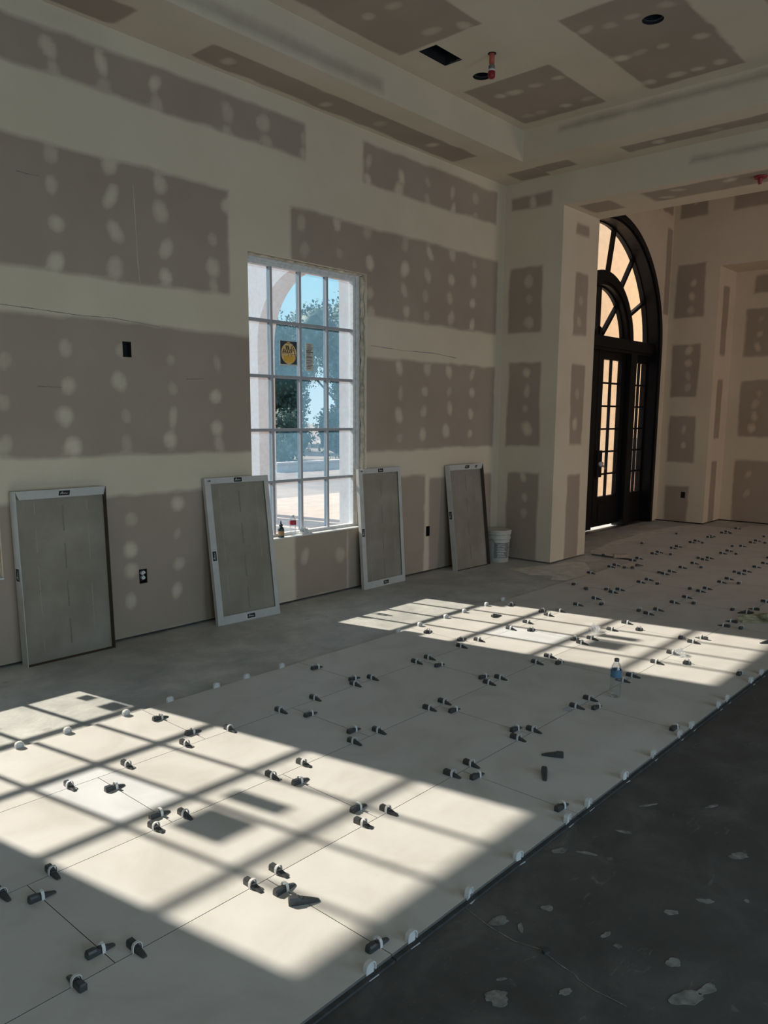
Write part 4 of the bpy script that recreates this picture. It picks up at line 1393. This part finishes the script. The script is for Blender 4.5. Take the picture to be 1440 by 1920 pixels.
# ------------------------------------------------------------------ outside: portico in front of the door, ground, trees
PX0, PX1, PY = 8.0, 13.65, 6.3
pt = thing('portico', 'pale stucco entrance portico with arches outside the door', 'portico', (0, 0, 0))
def arch_wall(name, axis, c, th, a0, a1, z1, ac, ar, asp, mat, z0=-0.1):
    """wall along an axis with one round-headed arch (centre ac, radius ar, springing asp)"""
    s = MB()
    n = 24
    def P(u, w, z):
        return (u, w, z) if axis == 'x' else (w, u, z)
    def quad_prism(poly):
        k = len(poly)
        vs = [P(u, c, z) for u, z in poly] + [P(u, c + th, z) for u, z in poly]
        fs = [tuple(range(k)), tuple(range(k, 2 * k))[::-1]] + [(i, (i + 1) % k, k + (i + 1) % k, k + i) for i in range(k)]
        s.add(vs, fs)
    s.add([P(u, c + th + .002, z) for u, z in ((a0, z0), (ac - ar - .01, z0), (ac - ar - .01, z1), (a0, z1))], [(0, 1, 2, 3)], 1)  # unseen inner face in brighter cream, added to bounce light into the foyer
    quad_prism([(a0, z0), (ac - ar, z0), (ac - ar, z1), (a0, z1)])
    quad_prism([(ac + ar, z0), (a1, z0), (a1, z1), (ac + ar, z1)])
    for k in range(n):
        t0, t1 = PI * k / n, PI * (k + 1) / n
        u0, w0 = ac + ar * math.cos(t0), asp + ar * math.sin(t0)
        u1, w1 = ac + ar * math.cos(t1), asp + ar * math.sin(t1)
        quad_prism([(u0, w0), (u0, z1), (u1, z1), (u1, w1)])
    return s.build(name, mat, pt)
arch_wall('side_wall', 'y', PX0, 0.34, 0.47, PY, 5.3, 3.44, 1.04, 2.77, [M['stucco'], M['cream']])
s = MB(); s.box(PX0 - .2, 11.75, 0.47, PY + .65, 5.3, 5.55); s.build('sun_block_roof', M['cream'], pt)  # unseen slab shaped to block sun at the door, open over the court wall
for x in (8.50,):
    s = MB()
    s.box(x - .20, x + .20, PY + .18, PY + .58, -.1, .25)
    s.lathe([(.16, .25), (.17, .30), (.155, .36), (.15, 2.6), (.14, 4.85), (.17, 4.92), (.16, 4.98)], 24, 0, Matrix.Translation((x, PY + .38, 0)))
    s.box(x - .20, x + .20, PY + .18, PY + .58, 4.98, 5.3)
    s.build('column', M['stucco'], pt)
s = MB(); s.box(PX0 - .04, PX1 - .03, 0.33, PY + .9, -0.14, -0.015); s.build('paving', M['paving'], pt)
s = MB()
s.box(PX1, PX1 + .3, 0.30, 6.0, -.1, 5.6)
tag(s.build('court_wall', M['cream']), 'cream stucco court wall seen through the glass of the arched door', 'wall')
t = thing('stone_stack', 'stack of grey stone and brick by the court wall, seen through the sidelight', 'stone stack', (13.47, 0.67, -.0145))
z = 0.0
for k in range(9):
    w_, h_ = (.12 + .012 * ((k * 7) % 3)), .14 + .01 * (k % 3)
    s = MB(); s.box(-.10, .10, -w_, w_, z, z + h_ - .006)
    s.build('block', M['brick' if k < 5 else 'stone'], t, .006)
    z += h_
s = MB()
s.box(-70, 130, 0.46, 160, -0.45, -0.16)
g_ = structure(s.build('ground', M['ground']))

def tree(x, y, h, cr, seed, mat, label):
    r = random.Random(seed)
    t = thing('tree', label, 'tree', (x, y, -0.16), 0, 'trees beyond the site')
    s = MB()
    s.tube([(0, 0, 0), (.08, .03, h * .25), (.02, -.05, h * .5), (0, 0, h * .75)], [.22, .17, .13, .05], 9)
    for k in range(5):
        a = r.uniform(0, 6.28)
        s.tube([(0, 0, h * (.3 + .08 * k)), (cr * .4 * math.cos(a), cr * .4 * math.sin(a), h * (.45 + .08 * k)), (cr * .7 * math.cos(a), cr * .7 * math.sin(a), h * (.52 + .09 * k))], [.07, .05, .02], 6)
    s.build('trunk', M['bark'], t)
    lobes = [(r.uniform(-.75, .75) * cr, r.uniform(-.75, .75) * cr, h * r.uniform(.38, .86), cr * r.uniform(.35, .6)) for _ in range(15)]
    vs, fs = leaf_cloud(r, lobes, 9000, .06, .13)
    s = MB()
    for lx, ly, lz, lr in lobes:
        s.lathe([(.01, -lr * .72), (lr * .55, -lr * .45), (lr * .74, 0), (lr * .55, lr * .45), (.01, lr * .72)], 9, 0, Matrix.Translation((lx, ly, lz)), False)
    s.add(vs, fs)
    tag(s.build('crown', mat, t), kind='stuff')
BUSH = ['rounded blue green bush leftmost in the window view', 'second rounded bush from the left in the window view', 'third rounded bush from the left in the window view',
        'fourth rounded bush from the left in the window view', 'fifth rounded bush from the left in the window view', 'rounded bush rightmost in the window view']
def leaf_cloud(r, lobes, n, s0, s1):
    vs, fs = [], []
    for k in range(n):
        lx, ly, lz, lr = lobes[k % len(lobes)]
        d = Vector((r.gauss(0, 1), r.gauss(0, 1), r.gauss(0, 1))).normalized()
        c = Vector((lx, ly, lz)) + d * lr * r.uniform(.74, 1.08)
        c.z = max(c.z, .03)
        u = Vector((r.gauss(0, 1), r.gauss(0, 1), r.gauss(0, 1))).normalized()
        w = d.cross(u).normalized() if abs(d.dot(u)) < .98 else d.orthogonal().normalized()
        sz = r.uniform(s0, s1)
        b = len(vs)
        vs += [c + u * sz, c + w * sz * .55, c - u * sz, c - w * sz * .55]
        fs.append((b, b + 1, b + 2, b + 3))
    return vs, fs
def bush(x, y, w_, h_, seed, mat, label):
    r = random.Random(seed)
    t = thing('bush', label, 'bush', (x, y, -0.16), 0, 'bushes along the far side of the site')
    s = MB()
    for k in range(4):
        a = 1.57 * k + r.uniform(-.4, .4)
        s.tube([(.05 * math.cos(a), .05 * math.sin(a), 0), (.3 * math.cos(a), .3 * math.sin(a), h_ * .4), (.5 * math.cos(a), .5 * math.sin(a), h_ * .7)], [.05, .035, .015], 6)
    s.build('stem', M['bark'], t)
    lobes = [(r.uniform(-.6, .6) * w_, r.uniform(-.5, .5) * w_, h_ * r.uniform(.28, .68), w_ * r.uniform(.38, .55)) for _ in range(9)]
    s = MB()
    for lx, ly, lz, lr in lobes:
        s.lathe([(.01, max(.02 - lz, -lr * .72)), (lr * .6, -lr * .40), (lr * .76, 0), (lr * .55, lr * .45), (.01, lr * .72)], 9, 0, Matrix.Translation((lx, ly, lz)), False)
    vs, fs = leaf_cloud(r, lobes, 3200, .05, .11)
    s.add(vs, fs)
    tag(s.build('foliage', mat, t), kind='stuff')
TREES = [(22.0, 22.0, 6.0, 2.2, 'leaf1', 'low rounded dark tree at the left of the window arch'),
         (29.2, 24.0, 8.4, 2.9, 'leaf1', 'tall dark tree in the middle of the window view'),
         (36.8, 27.0, 9.6, 3.2, 'leaf1', 'tallest dark tree at the right of the window view'),
         (25.0, 31.0, 7.6, 2.9, 'leaf2', 'olive tree farther back between the two left trees'),
         (33.5, 36.5, 9.0, 3.4, 'leaf2', 'olive tree farthest back between the dark trees')]
for i, (x, y, h, cr, mt, lb) in enumerate(TREES):
    tree(x, y, h, cr, 40 + i, M[mt], lb)
for i, (x, y, w_, h_) in enumerate([(17.2, 17.2, 1.5, 1.9), (20.6, 18.0, 1.6, 2.3), (24.2, 18.8, 1.7, 2.6), (27.9, 19.8, 1.6, 2.2), (31.5, 21.0, 1.8, 2.7), (35.6, 22.4, 1.9, 2.6)]):
    bush(x, y, w_, h_, 70 + i, M['leaf1' if i % 3 else 'leaf2'], BUSH[i])
s = MB()
s.box(17.0, 36.0, 14.6, 14.8, -.16, .10)
s.box(17.0, 36.0, 14.56, 14.84, .10, .16)
tag(s.build('garden_wall', M['stucco']), 'long low pale wall across the site in front of the trees', 'wall')
